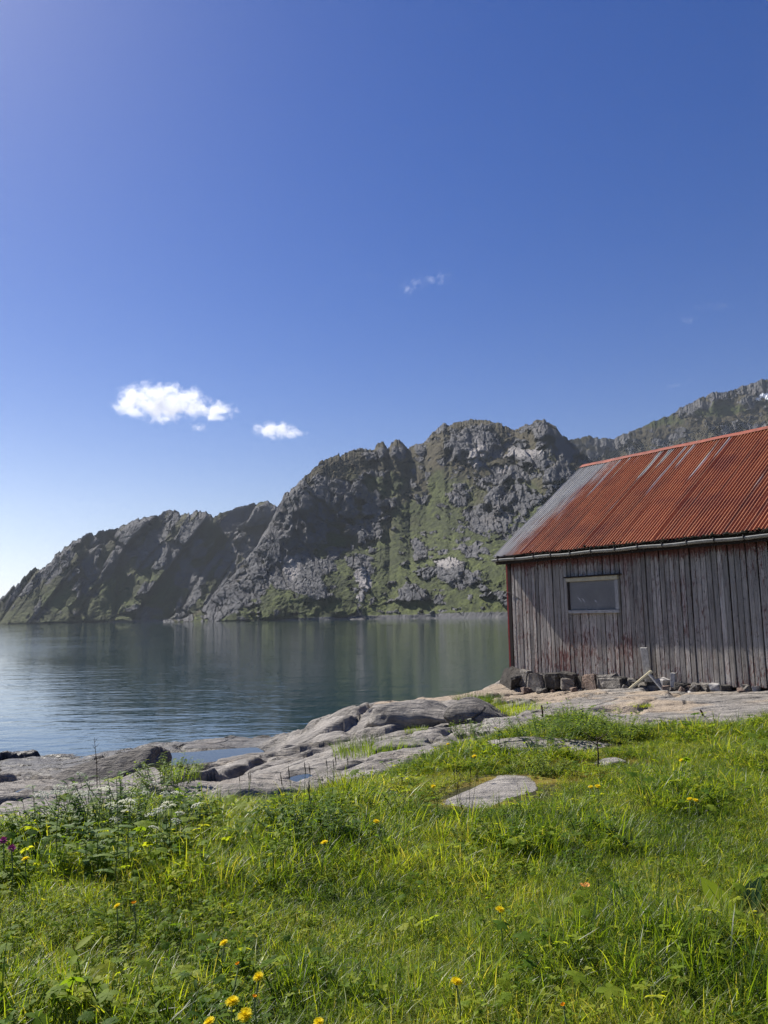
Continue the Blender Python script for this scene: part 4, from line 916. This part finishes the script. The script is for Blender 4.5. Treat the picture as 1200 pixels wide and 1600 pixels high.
def scatter(name, P_, idx, rot, scl, dry, label=None):
    me = bpy.data.meshes.new(name); me.vertices.add(len(P_)); me.vertices.foreach_set('co', np.asarray(P_, np.float32).ravel())
    a = me.attributes.new('idx', 'INT', 'POINT'); a.data.foreach_set('value', np.asarray(idx, np.int32))
    a = me.attributes.new('rot', 'FLOAT_VECTOR', 'POINT'); a.data.foreach_set('vector', np.asarray(rot, np.float32).ravel())
    a = me.attributes.new('scl', 'FLOAT_VECTOR', 'POINT'); a.data.foreach_set('vector', np.asarray(scl, np.float32).ravel())
    a = me.attributes.new('dry', 'FLOAT', 'POINT'); a.data.foreach_set('value', np.asarray(dry, np.float32))
    o = obj(name, me); md = o.modifiers.new('scatter', 'NODES'); md.node_group = NG
    tag(o, label, None, None, 'stuff'); return o
NG = scatter_nodes('meadow_scatter', PROTOS)
rs = np.random.RandomState(17)
def spread_points(n):
    y = rs.uniform(.75, 10.8, n); x = rs.uniform(-1, 1, n) * (1.7 + .62 * y) + .02 * y
    return x, y
def project(x, y, z):
    X_ = np.asarray(x); d = y * math.cos(PITCH) + z * math.sin(PITCH); b = -y * math.sin(PITCH) + z * math.cos(PITCH)
    a_, b_ = F * X_ / d, F * b / d
    return 600 + a_ * math.cos(ROLL) - b_ * math.sin(ROLL), 800 - (a_ * math.sin(ROLL) + b_ * math.cos(ROLL))
def sow(kind, n, keep, hs, hmod=None, dryf=None):
    x, y = spread_points(n); sd = sdist(x, y)
    ok = (sd > .03) & ~in_holes(x, y, 1.0); x, y, sd = x[ok], y[ok], sd[ok]
    k = keep(x, y) ; ok = rs.rand(len(x)) < k; x, y, sd = x[ok], y[ok], sd[ok]
    z = soil_h(x, y); n = len(x)
    near_hole = in_holes(x, y, 1.45)
    s = rs.uniform(hs[0], hs[1], n) * (.70 + .65 * sstep(-.35, .45, fbm(x * 1.1, y * 1.1, 3, 120))) * np.where(near_hole, .55, 1.0) * (.55 + .45 * sstep(0, .35, sd))
    if hmod is not None: s = s * hmod(x, y)
    idx = np.array(KI[kind])[rs.randint(0, len(KI[kind]), n)]
    rot = np.stack([rs.normal(0, .13, n), rs.normal(0, .13, n), rs.uniform(0, 6.283, n)], -1)
    dry = .36 * fbm(x * 1.9, y * 1.9, 4, 121) + .12 * fbm(x * .5, y * .5, 2, 122) + .12 * near_hole
    if dryf is not None: dry = dry + dryf(x, y)
    w = rs.uniform(.85, 1.2, n) * np.clip(1 + (y - 3) * .10, 1, 1.7)          # coarser tufts where single blades can no longer be told apart
    return np.stack([x, y, z], -1), idx, rot, np.stack([s * w, s * w, s], -1), dry
def short_zone(x, y):             # grazed, yellower turf beside the bare rocks
    u, v = project(x, y, -1.05); return 1 - sstep(.5, 1.2, np.sqrt(((u - 720) / 190) ** 2 + ((v - 1243) / 42) ** 2) + .35 * fbm(x * 1.5, y * 1.5, 3, 130))
def yellow_zone(x, y):
    u, v = project(x, y, -1.05); return .16 * short_zone(x, y)
def weed_zone(x, y):
    u, v = project(x, y, -1.0); q = sstep(560, 120, u) * sstep(1240, 1300, v) + .35 * sstep(1000, 1180, u) * sstep(1320, 1420, v) + .12
    return np.clip(q * (.35 + 1.2 * sstep(-.1, .35, fbm(x * 1.7, y * 1.7, 3, 131))), 0, 1)
hm = lambda x, y: 1 - .5 * short_zone(x, y)
def moss_zone(x, y):
    m = np.zeros(x.shape)
    for (u, v, z, rx, ry) in MOSS:
        p = at(u, v, z); m = np.maximum(m, 1 - sstep(.6, 1.15, np.hypot((x - p.x) / rx, (y - p.y) / ry) + .5 * fbm(x * 3, y * 3, 3, 77)))
    return m
near = lambda x, y: np.clip(1.15 - y * .06, .35, 1)
parts = [sow("fine", 125000, lambda x, y: near(x, y) * (1 - .85 * moss_zone(x, y)), (.70, 1.15), hm, yellow_zone),
         sow('tall', 15000, lambda x, y: near(x, y) * np.clip(.35 + .8 * sstep(-.1, .4, fbm(x * .9, y * .9, 3, 132)), 0, 1) * (1 - .8 * short_zone(x, y)), (.55, 1.05), hm),
         sow('straw', 7000, lambda x, y: .35 + .6 * sstep(0, .4, fbm(x * 2, y * 2, 2, 133)), (.6, 1.1))]
scatter('meadow_grass', *[np.concatenate([p[i] for p in parts]) for i in range(5)])
parts = [sow('weed', 5200, lambda x, y: weed_zone(x, y) * np.clip(y / 2.2, .5, 1), (.65, 1.15)), sow('herb', 3000, lambda x, y: (.7 * weed_zone(x, y) + .05) * np.clip(y / 3, .2, 1), (.6, 1.0))]
parts.append(sow('clover', 15000, lambda x, y: np.clip(.35 + weed_zone(x, y), 0, 1), (.7, 1.25), None)); parts[-1] = parts[-1][:4] + (parts[-1][4] * .6,)
scatter('meadow_weeds', *[np.concatenate([p[i] for p in parts]) for i in range(5)])
def sedge_zone(x, y):
    u, v = project(x, y, -1.0); return np.clip(sstep(1.1, .3, np.hypot((u - 440) / 190, (v - 1275) / 45)) + sstep(1.1, .3, np.hypot((u - 780) / 130, (v - 1262) / 30)) + .05, 0, 1)
scatter('sedge_heads', *sow('sedge', 500, sedge_zone, (.6, 1.0)))

scatter('ochre_moss', *sow('moss', 26000, lambda x, y: moss_zone(x, y), (.8, 1.5)))
# ------------------------------------------------------------------ single plants and flowers
def ground_z(x, y):
    xa, ya = np.array([x]), np.array([y]); return max(float(soil_h(xa, ya)[0]), float(rock_h(xa, ya)[0]))
def ground_hit(u, v, lift=0.0, far=22):
    """first ground point on a sight line, or the point that stands lift metres above the ground"""
    d = Vector(ray(u, v)); ts = np.arange(1.2, far, .02); X_, Y_, Z_ = d.x * ts, d.y * ts, d.z * ts
    g_ = np.maximum(soil_h(X_, Y_), rock_h(X_, Y_)) + lift; k = np.argmax(Z_ <= g_)
    return Vector((X_[k], Y_[k], Z_[k]))
def mat_petal(name, c, t, tw=.45):
    N = NT(name); n_ = N.noise(N.pos(), 90, 3); b = N.ramp(n_, [(.3, tuple(x * .8 for x in c)), (.7, c)]); p = N.pbsdf(b, .65, None, .15); tr = N.n('BsdfTranslucent', Color=tuple(t) + (1,))
    mx = N.t.nodes.new('ShaderNodeMixShader'); mx.inputs[0].default_value = tw; N.t.links.new(p.outputs[0], mx.inputs[1]); N.t.links.new(tr.outputs[0], mx.inputs[2]); N.t.links.new(mx.outputs[0], N.out.inputs['Surface']); return N.m
M['petal'] = mat_petal('yellow_petals', (.86, .70, .015), (.92, .76, .02)); M['petal_orange'] = mat_petal('orange_petals', (.80, .42, .012), (.85, .42, .02))
M['stem'] = simple('green_stems', (.13, .17, .05), .6, .3, .3, 30); M['white_petal'] = mat_petal('white_florets', (.80, .79, .68), (.80, .80, .62)); M['umbel_green'] = mat_petal('yellow_green_florets', (.40, .48, .12), (.5, .6, .12))
M['pink'] = simple('pink_clover', (.42, .07, .26), .7, .2, .3, 90); M['dry_stem'] = simple('dry_brown_stem', (.055, .040, .026), .85, .2, .3, 50)
def flower_mesh(seed, r_=.019, opened=1.0):
    q = random.Random(seed); g = Geo()
    for ring, n, el in ((1.0, 26, .12), (.80, 22, .38), (.55, 16, .75), (.30, 10, 1.15)):
        for k in range(n):
            a = 6.283 * k / n + q.uniform(-.1, .1); e = (el + q.uniform(-.08, .08)) * opened + (1 - opened) * 1.15; L_ = r_ * (.55 + .45 * ring) * q.uniform(.9, 1.08) 
            d = Vector((math.cos(a) * math.cos(e), math.sin(a) * math.cos(e), math.sin(e))); s_ = Vector((-math.sin(a), math.cos(a), 0)); w = .0020
            p0 = d * .002; p1 = d * L_ * .6 + Vector((0, 0, .001)); p2 = d * L_
            g.add([p0 - s_ * w * .5, p0 + s_ * w * .5, p1 - s_ * w, p1 + s_ * w, p2 - s_ * w * .7, p2 + s_ * w * .7], [(0, 1, 3, 2), (2, 3, 5, 4)])
    return g.build('flower_head', False)
FL = [flower_mesh(i) for i in range(4)] + [flower_mesh(9, .018, .25)]
for m_ in FL: m_.materials.append(M['petal'])
def calyx_mesh():
    g = Geo(); V, Fq = tube([(0, 0, -.011), (0, 0, -.006), (0, 0, 0.001)], [.0025, .006, .0055], 7); g.add(V, Fq)
    for k in range(9):
        a = 6.283 * k / 9; leaf(g, (.005 * math.cos(a), .005 * math.sin(a), -.005), (math.cos(a), math.sin(a), -.7), (0, 0, 1), .010, .0028, .4, .4, .1, 2)
    return g.build('calyx')
CAL = calyx_mesh(); CAL.materials.append(M['stem'])
DAND = [(383, 1587, 1.0, .55, 'large dandelion lowest in the photo left of centre, facing the camera'), (363, 1566, .95, .3, 'dandelion just above the largest one, spread wide'), (397, 1560, .55, -1, 'small half closed orange dandelion beside two open ones'),
        (404, 1527, .80, .5, 'tilted dandelion on a pale stem above the pair of large ones'), (372, 1509, .6, -1, 'closed orange dandelion on a leaning pale stem'), (713, 1535, .85, .25, 'dandelion alone near the lower edge, right of the middle'), (881, 1573, .55, -1, 'small closed yellow bud low in the short grass'),
        (498, 1598, .70, .4, 'dandelion cut by the lower edge in the middle'), (327, 1598, .8, .4, 'dandelion cut by the lower edge, left of the largest one'), (350, 1474, .75, .2, 'flat open dandelion in long grass above the lower group'), (781, 1422, .85, .35, 'tall dandelion alone in the grass below the flat grey rock'),
        (209, 1414, .75, -1, 'orange dandelion half hidden by a pale lobed leaf'), (183, 1416, .65, .3, 'faded dandelion beside the lobed leaf on the left'), (40, 1343, .9, .1, 'dandelion under the pink clover at the left edge'), (507, 1317, .9, .1, 'dandelion at the foot of the dark leafy plant'), (588, 1284, .85, .2, 'single dandelion in the grass left of the flat grey rock'),
        (1078, 1249, .8, .2, 'left flower of the pair of dandelions on the right'), (1087, 1251, .85, .4, 'right flower of the pair of dandelions on the right'), (923, 1230, .8, .2, 'left flower of the two dandelions right of the flat grey rock'), (934, 1229, .9, .35, 'right flower of the two dandelions right of the flat grey rock'),
        (741, 1182, 1.0, .15, 'distant dandelion in the lush grass below the dark boulder'), (700, 1163, .8, .2, 'small dandelion at the end of the pale rock ledge'), (1065, 1188, .9, .3, 'distant dandelion in the grass below the iron pins'), (677, 1229, .8, .5, 'yellow flower in the moss beside the flat grey rock')]
for i, (u, v, s, tilt, lab) in enumerate(DAND):
    hgt = .15 if v > 1400 else .17
    p = ground_hit(u, v, hgt); gz = ground_z(p.x, p.y - .02); q = random.Random(i)
    bx, by = p.x + q.uniform(-.03, .03), p.y + q.uniform(-.01, .04); t_ = empty('dandelion', (bx, by, gz))
    tag(t_, lab, 'dandelion', 'dandelions in the meadow')
    h_ = p - Vector((bx, by, gz)); g = Geo(); V, Fq = tube([(0, 0, -.02), h_ * .5 + Vector((q.uniform(-.01, .01), q.uniform(-.01, .01), .01)), h_ - Vector((0, 0, .008))], [.0022, .002, .0018], 5); g.add(V, Fq); obj('stem', g.build('stem'), M['stem'], t_)
    o = bpy.data.objects.new('flower_head', FL[4 if tilt < 0 else i % 4]); col.objects.link(o); o.parent = t_; o.location = h_; o.scale = (s * .90,) * 3
    o.rotation_euler = (max(tilt, .1) * .9, q.uniform(-.4, .3), q.uniform(-.5, .5))
    if tilt < 0:
        o.data = FL[4]; o.material_slots[0].link = 'OBJECT'; o.material_slots[0].material = M['petal_orange']
    c = bpy.data.objects.new('calyx', CAL); col.objects.link(c); c.parent = o
def leafy(name, u, v, w, h, n, lsz, label, seed, tone=.55, lift=.0, cat='plant', palm=False):
    """a bushy leafy plant: many stems that carry leaves along their upper part"""
    q = random.Random(seed); p = ground_hit(u, v, lift); t_ = empty(name, (p.x, p.y, p.z - lift)); tag(t_, label, cat)
    gs, gl = Geo(), Geo()
    for k in range(n):
        a, d = q.uniform(0, 6.283), math.sqrt(q.random()) * w * .5; tip = Vector((d * math.cos(a), d * math.sin(a) * .8, h * q.uniform(.6, 1.05) * (1 - .5 * (d / (w * .5)) ** 2)))
        b = Vector((tip.x * .55, tip.y * .55, -.02)); mid_ = b.lerp(tip, .5) + Vector((0, 0, .02))
        V, Fq = tube([b, mid_, tip], [.0022, .0018, .001], 3, False); gs.add(V, Fq, .3)
        m_ = 13 if not palm else 6
        for j in range(m_):
            t = .18 + .82 * j / (m_ - 1); c = b.lerp(mid_, t * 2) if t < .5 else mid_.lerp(tip, t * 2 - 1); az = q.uniform(0, 6.283)
            tn = tone + q.gauss(0, .14) + .1 * (t - .5)
            if palm: palmate(gl, c, Vector((math.cos(az) * .04, math.sin(az) * .04, .03)), q, lsz * q.uniform(.7, 1.2), tn, q)
            else: leaf(gl, c, (math.cos(az), math.sin(az), q.uniform(-.15, .7)), (q.uniform(-.2, .2), q.uniform(-.2, .2), 1), lsz * q.uniform(.65, 1.25), lsz * q.uniform(.38, .55), tn, .3, .18, 3)
    obj('stems', gs.build('stems'), M['stem'], t_); f_ = obj('foliage', gl.build('foliage'), M['leaf_own'], t_); f_['kind'] = 'stuff'; t_.children[0]['kind'] = 'stuff'; return t_
leafy('leafy_plant', 190, 1318, .95, .36, 95, .036, 'broad dark leafy clump below the tall white flowers', 1, .45)
leafy('leafy_plant', 70, 1330, .60, .30, 50, .036, 'leafy weed clump behind the pink clover at the left edge', 2, .5)
leafy('leafy_plant', 490, 1318, .60, .27, 60, .032, 'bushy dark green plant standing alone in the middle of the meadow', 3, .5)
leafy('leafy_shrub', 850, 1163, .85, .30, 60, .034, 'bushy shrub with round leaves behind the narrow flat rock', 4, .62, cat='shrub')
leafy('leafy_shrub', 900, 1150, .80, .34, 60, .036, 'shrub with light green leaves below the crack in the pale rock', 5, .70, cat='shrub')
leafy('leafy_shrub', 965, 1158, .80, .30, 55, .032, 'low spreading shrub right of the thin dry sapling', 6, .62, cat='shrub')
leafy('leafy_plant', 850, 1212, .36, .16, 34, .026, 'small pale grey green plant beside the yellow moss', 7, .85)
leafy('leafy_plant', 935, 1322, .30, .15, 26, .026, 'small dark rosette of leaves in the grass right of centre', 8, .35)
leafy('leafy_plant', 260, 1228, .60, .26, 40, .034, 'green plants growing at the foot of the dark tilted slab', 9, .6)
leafy('leafy_plant', 745, 1330, .32, .14, 26, .024, 'pale leaved weed below the flat grey rock', 11, .7)
leafy('leafy_plant', 730, 1150, .5, .20, 30, .028, 'small leafy plant at the foot of the dark boulder', 12, .6)
def tuft_thing(u, v, w, h, n, label, seed, tone=.5, wd=.005):
    q = random.Random(seed); p = ground_hit(u, v); g = Geo()
    for k in range(n):
        a, d = q.uniform(0, 6.283), math.sqrt(q.random()) * w * .5
        blade(g, (d * math.cos(a), d * math.sin(a) * .7, -.04), a + q.uniform(-1, 1), h * q.uniform(.6, 1.15), q.uniform(.15, .7), wd * q.uniform(.7, 1.3), q.gauss(tone, .14), 4, 1, q.uniform(-.7, .7))
    o = obj('grass_tuft', g.build('grass_tuft'), M['grass']); o.location = p; return tag(o, label, 'grass tuft', 'grass tufts growing on the shore rock')
tuft_thing(745, 1098, .75, .22, 520, 'dense dark grass tuft on the rock next to the stained stone under the shed corner', 1, .40)
tuft_thing(803, 1114, .85, .24, 560, 'green grass tuft in the rock cleft left of the upright iron pin', 2, .55)
tuft_thing(588, 1174, .95, .20, 620, 'grass tuft with yellow moss on the smooth rock below the big rounded boulder', 3, .55)
tuft_thing(1000, 1100, .35, .06, 160, 'small mossy tuft in the dark hollow of the rock under the leaning plank', 4, .75)
tuft_thing(275, 1212, .55, .20, 260, 'grass tuft between the dark tilted slab and the tide pool', 5, .6)
tuft_thing(650, 1140, .3, .10, 120, 'little grass tuft in the hollow under the big rounded boulder', 6, .6)
def umbel_mesh(seed, r_, dense=1.0):
    q = random.Random(seed); g = Geo()
    for k in range(int(42 * dense)):
        a, d = q.uniform(0, 6.283), math.sqrt(q.random()) * r_; c = Vector((d * math.cos(a), d * math.sin(a), -.35 * d * d / r_ + q.uniform(-.002, .002))); s = q.uniform(.003, .0055)
        V = [c + Vector((s * math.cos(6.283 * j / 6 + a), s * math.sin(6.283 * j / 6 + a), q.uniform(-.001, .001))) for j in range(6)] + [c + Vector((0, 0, .0022))]
        g.add(V, [(j, (j + 1) % 6, 6) for j in range(6)])
    return g.build('flower_head', False)
UM = [umbel_mesh(i, .030) for i in range(4)]
for m_ in UM: m_.materials.append(M['white_petal'])
def umbel(u, v, h, heads, label, seed, s=1.0, green=False, lift=None):
    """white umbels on branching stems; the topmost head stands on the sight line of the pixel"""
    q = random.Random(seed); p = ground_hit(u, v, h); t_ = empty('white_umbel', (p.x, p.y, ground_z(p.x, p.y))); tag(t_, label, 'wildflower', 'white umbels at the edge of the rock')
    top = p - t_.location; g = Geo(); V, Fq = tube([(0, 0, -.02), top * .5 + Vector((q.uniform(-.015, .015), 0, 0)), top], [.0024, .002, .0014], 5); g.add(V, Fq, .4); hp = [top]
    for k in range(heads - 1):
        t = q.uniform(.45, .85); b = top * t; a = q.uniform(0, 6.283); e = b + Vector((math.cos(a) * .09, math.sin(a) * .07, q.uniform(.05, .12))) ; V, Fq = tube([b, b.lerp(e, .5) + Vector((0, 0, -.006)), e], [.002, .0016, .0014], 4); g.add(V, Fq, .4); hp.append(e)
    obj('stem', g.build('stem'), M['stem'], t_)
    for k, e in enumerate(hp):
        o = bpy.data.objects.new('flower_head', UM[q.randrange(4)]); col.objects.link(o); o.parent = t_; o.location = e + Vector((0, 0, .004)); o.rotation_euler = (q.uniform(-.35, .35), q.uniform(-.35, .35), q.uniform(0, 6)); o.scale = (s * q.uniform(.8, 1.15),) * 3
        if green: o.material_slots[0].link = 'OBJECT'; o.material_slots[0].material = M['umbel_green']
    gl = Geo()
    for k in range(9):
        a = q.uniform(0, 6.283); b = top * q.uniform(.1, .6); leaf(gl, b, (math.cos(a), math.sin(a), .4), (0, 0, 1), .07, .03, q.uniform(.4, .8), .35, .15, 4, .3)
    f_ = obj('foliage', gl.build('foliage'), M['leaf_own'], t_); f_['kind'] = 'stuff'
umbel(95, 1229, .36, 4, 'widest white umbel, in front of the pale puddle on the left rocks', 1, 1.1)
umbel(182, 1216, .42, 5, 'tall yellow green umbel rising in front of the dark tilted slab', 2, .95, True)
umbel(158, 1232, .36, 5, 'white umbel left of the tall yellow green one', 3, .8)
umbel(205, 1238, .34, 5, 'white umbel right of the tall yellow green one', 4, .8)
umbel(172, 1256, .28, 4, 'low white umbel beneath the tall yellow green one', 5, .75)
umbel(140, 1222, .38, 2, 'small white umbel beside the thin dead stalk', 13, .6)
umbel(258, 1240, .28, 5, 'white umbel with many heads in front of the pale flat slab', 6, .75)
umbel(268, 1258, .26, 3, 'white umbel just below the many headed one', 7, .75)
umbel(248, 1266, .24, 3, 'white umbel low in the grass right of the dark leafy clump', 8, .8)
umbel(281, 1270, .22, 2, 'outermost white umbel on the right of the left flower group', 9, .75)
umbel(276, 1282, .2, 1, 'lowest single white umbel of the left flower group', 10, .8)
umbel(780, 1122, .30, 5, 'white umbel under the dark boulder, nearest the grass tuft in the rock cleft', 11, .85)
umbel(765, 1129, .26, 4, 'white umbel against the dark side of the angular boulder', 12, .75)
umbel(742, 1133, .24, 3, 'faint white umbel at the left foot of the angular boulder', 14, .6)
for i, (u, v, lab) in enumerate(((5, 1313, 'pink clover flower at the very left edge of the meadow'), (18, 1326, 'pink clover flower above the dandelion on the left'))):
    p = ground_hit(u, v, .20); t_ = empty('pink_clover', (p.x, p.y, ground_z(p.x, p.y))); tag(t_, lab, 'wildflower', 'pink clover flowers'); h_ = p - t_.location; q = random.Random(i)
    g = Geo(); V, Fq = tube([(0, 0, -.02), h_ * .5 + Vector((.01, 0, 0)), h_], .0022, 5); g.add(V, Fq); obj('stem', g.build('stem'), M['stem'], t_); g = Geo()
    for k in range(70):
        d = Vector((q.gauss(0, 1), q.gauss(0, 1), q.gauss(.4, 1))).normalized(); leaf(g, h_ + d * .003, d, (d.y, d.z, d.x), .014, .004, .5, -.1, .1, 2)
    obj('flower_head', g.build('flower_head'), M['pink'], t_)
# dock plant with big crinkled leaves
t_ = empty('dock_plant', ground_hit(1158, 1448)); tag(t_, 'big leaved dock plant with one leaf arching left, at the right edge of the meadow', 'plant'); D0 = t_.location
M['dock'] = mat_leaf('dock_leaves', [(.0, (.022, .052, .018)), (.5, (.070, .130, .034)), (1.0, (.20, .25, .03))], (2.2, 2.0, .7), .32, .6, .42, False)
for (u, v, w, tn, dr) in ((1101, 1376, .050, .35, .25), (1150, 1392, .045, .95, .05), (1172, 1378, .035, .25, .05), (1186, 1372, .035, .40, .1), (1190, 1440, .03, .6, .3), (1130, 1455, .03, .75, .3)):
    e = ground_hit(u, v, .0); k = 0; e = aty(u, v, D0.y + (.02 if u > 1120 else -.03)); d = e - D0; g = Geo(); b = Vector((d.x * .15, 0, .0)); leaf(g, b, d - b, (-.35, -.75, .55), (d - b).length * 1.04, w * 1.4, min(1, tn + .2), dr * .4, .25, 9, .22); obj('leaf', g.build('leaf'), M['dock'], t_)
    V, Fq = tube([b, b.lerp(d, .5), b.lerp(d, .98)], [.0022, .0016, .0006], 4); g = Geo(); g.add(V, Fq, .9); obj('midrib', g.build('midrib'), M['umbel_green'], t_)
# resting butterfly
p = ground_hit(915, 1385, .07); t_ = empty('butterfly', p, .4); tag(t_, 'small orange butterfly resting with spread wings in the short grass', 'butterfly')
def mat_wing():
    N = NT('orange_wing'); a = N.noise(N.pos(), 220, 3, .6); N.pbsdf(N.ramp(a, [(.40, (.05, .02, .01)), (.46, (.66, .26, .03)), (.7, (.85, .48, .14))]), .6, None, .2); return N.m
M['wing'] = mat_wing()
for s in (-1, 1):
    for (ax, L_, w) in ((.55, .021, .017), (-.35, .017, .016)):
        g = Geo(); leaf(g, (0, 0, .002), (s * math.cos(ax), math.sin(ax), .35), (0, -.5, 1), L_, w, 0, 0, .05, 5); obj('wing', g.build('wing'), M['wing'], t_)
g = Geo(); V, Fq = tube([(0, -.009, 0), (0, 0, .002), (0, .009, .001)], [.0008, .0018, .001], 6); g.add(V, Fq); obj('body', g.build('body'), M['bracket'], t_)
# thin dry stalks
def stalk(u0, v0, u1, v1, label, name, cat, side, r_=.0035, m='dry_stem'):
    b = ground_hit(u1, v1); e = aty(u0, v0, b.y) - b; g = Geo(); V, Fq = tube([(0, 0, -.03), e * .5 + Vector((.008, 0, 0)), e], [r_, r_ * .8, r_ * .4], 5); g.add(V, Fq); o = obj(name, g.build(name), M[m]); o.location = b; tag(o, label, cat)
    for (t, dx, dz) in side:
        g = Geo(); c = e * t; V, Fq = tube([c, c + Vector((dx * .6, .01, dz * .4)), c + Vector((dx, .015, dz))], [r_ * .6, r_ * .45, r_ * .25], 4); g.add(V, Fq); obj('twig', g.build('twig'), M[m], o)
stalk(147, 1152, 152, 1232, 'thin dead stalk with short side twigs sticking up against the water', 'dead_stalk', 'stalk', [(.62, -.06, .012), (.62, .06, -.006), (.78, -.025, .03), (.8, .03, .03), (.9, .015, .03), (.5, .03, .03)], .004)
stalk(932, 1150, 934, 1206, 'thin dark sapling stem standing in front of the low spreading shrub', 'sapling', 'sapling', [(.9, -.08, .05), (.92, .09, .04), (.8, .05, .06), (.75, -.05, .05)], .007)
stalk(658, 1168, 664, 1190, 'short pale dead stem in the lush grass below the boulders', 'dead_stalk', 'stalk', [(.8, .03, .03)], .005, 'straw')
stalk(1083, 1218, 1094, 1242, 'pale dry stem with a dark top above the pair of dandelions', 'dead_stalk', 'stalk', [(.9, -.03, .03)], .004, 'straw')

# ------------------------------------------------------------------ clouds and air
def cloud(label, u, v, wpx, hpx, dist, dens, seed, thr, puffs, freq=2.2, name='cloud'):
    """vapour that fills a cluster of puffs, eaten away by noise towards its rim"""
    d = Vector(ray(u, v)); hd = math.hypot(d.x, d.y); c = d * (dist / hd); w, h = wpx / F * dist * .5, hpx / F * dist * .5
    bm = bmesh.new(); bmesh.ops.create_icosphere(bm, subdivisions=3, radius=1.0); me = from_bm(name, bm)
    o = obj(name, me); o.location = c; o.scale = (w * 1.3, w * .8, h * 1.5); o.rotation_euler = (0, 0, -math.atan2(d.x, d.y))
    N = NT('cloud_vapour'); t = N.n('TexCoord').outputs['Object']; q = N.scalev(t, (1.3, .8, 1.5 * h / w)); off = N.n('VectorMath', {'operation': 'ADD'}, _0=q, _1=(seed * 3.1, seed * 1.7, 0)).outputs[0]
    n1 = N.noise(off, freq, 8, .62, .5); k = None
    for (px_, pz_, rx, rz) in puffs:                              # in half widths / half heights of the cloud
        e = N.n('VectorMath', {'operation': 'LENGTH'}, _0=N.n('VectorMath', {'operation': 'MULTIPLY'}, _0=N.n('VectorMath', {'operation': 'SUBTRACT'}, _0=t, _1=(px_ / 1.3, 0, pz_ / 1.5)).outputs[0], _1=(1.3 / rx, .8 / max(.5, rx), 1.5 / rz)).outputs[0]).outputs['Value']
        e = N.math('SUBTRACT', 1.0, e); k = e if k is None else N.math('MAXIMUM', k, e)
    k = N.math('ADD', N.math('MULTIPLY', N.math('MAXIMUM', k, -1.0), .55), N.math('MULTIPLY', N.math('SUBTRACT', n1, thr), 3.0))
    k = N.math('MINIMUM', k, N.math('MULTIPLY', N.math('SUBTRACT', 1.0, N.n('VectorMath', {'operation': 'LENGTH'}, _0=t).outputs['Value']), 4.0))
    de = N.math('MULTIPLY', N.smooth(k, .05, .70), dens)
    vp = N.n('VolumePrincipled', Density=de, Anisotropy=.2); vp.inputs['Color'].default_value = (1, 1, 1, 1)
    N.t.links.new(vp.outputs[0], N.out.inputs['Volume']); me.materials.append(N.m)
    return tag(o, label, 'cloud', 'small clouds over the fjord')
cloud('largest white cloud, with a tail drifting right, above the left mountain', 276, 632, 162, 52, 9000, .0095, 1, .475, [(-.62, .2, .42, .7), (-.25, .35, .5, .6), (-.2, -.35, .42, .55), (.05, .25, .4, .55), (.4, -.15, .5, .32), (.72, -.32, .34, .24), (-.85, -.35, .3, .25)], 4.2)
cloud('tiny white puff just below the largest cloud', 311, 668, 28, 13, 9000, .007, 2, .50, [(0, 0, .9, .9)], 2.6)
cloud('small flat white cloud left of the main summit', 437, 673, 74, 24, 9000, .0085, 3, .47, [(-.3, 0, .8, .8), (.1, .2, .5, .7), (.5, -.3, .5, .45)], 3.0)
WISP = [(-.7, -.7, .4, .5), (-.35, -.1, .45, .5), (.15, .35, .5, .35), (.6, .6, .45, .3), (.65, 0, .3, .3)]
cloud('thin feathered wisp high in the middle of the sky', 664, 441, 84, 34, 9000, .0022, 4, .56, WISP, 4.5, 'cloud_wisp')
cloud('very faint wisp high on the right of the sky', 1098, 486, 84, 40, 9000, .0009, 5, .58, [(-.5, -.5, .45, .5), (0, .3, .5, .4), (.6, .1, .4, .3)], 4.0, 'cloud_wisp')
cloud('very faint wisp close above the right ridge', 1056, 601, 66, 16, 9000, .0009, 6, .56, [(-.2, -.2, .8, .5), (.6, .5, .4, .4)], 4.0, 'cloud_wisp')
cloud('short faint wisp left of the feathered one', 583, 432, 40, 15, 9000, .0007, 7, .56, [(0, 0, .9, .6)], 4.0, 'cloud_wisp')
scene.cycles.volume_bounces = 4; scene.cycles.volume_max_steps = 256
zt = max((o.matrix_world @ w.co).z for o in scene.objects if o.name.startswith('mountain') for w in o.data.vertices) + 8
bm = bmesh.new(); box_bm(bm, -4400, 4400, -4400, 4400, WATER - 4.6, zt)
N = NT('thin_sea_air'); vp = N.n('VolumePrincipled', Density=.00004, Anisotropy=.2); vp.inputs['Color'].default_value = (.86, .93, 1, 1); N.t.links.new(vp.outputs[0], N.out.inputs['Volume'])
tag(obj('haze', from_bm('haze', bm), N.m), kind='stuff')
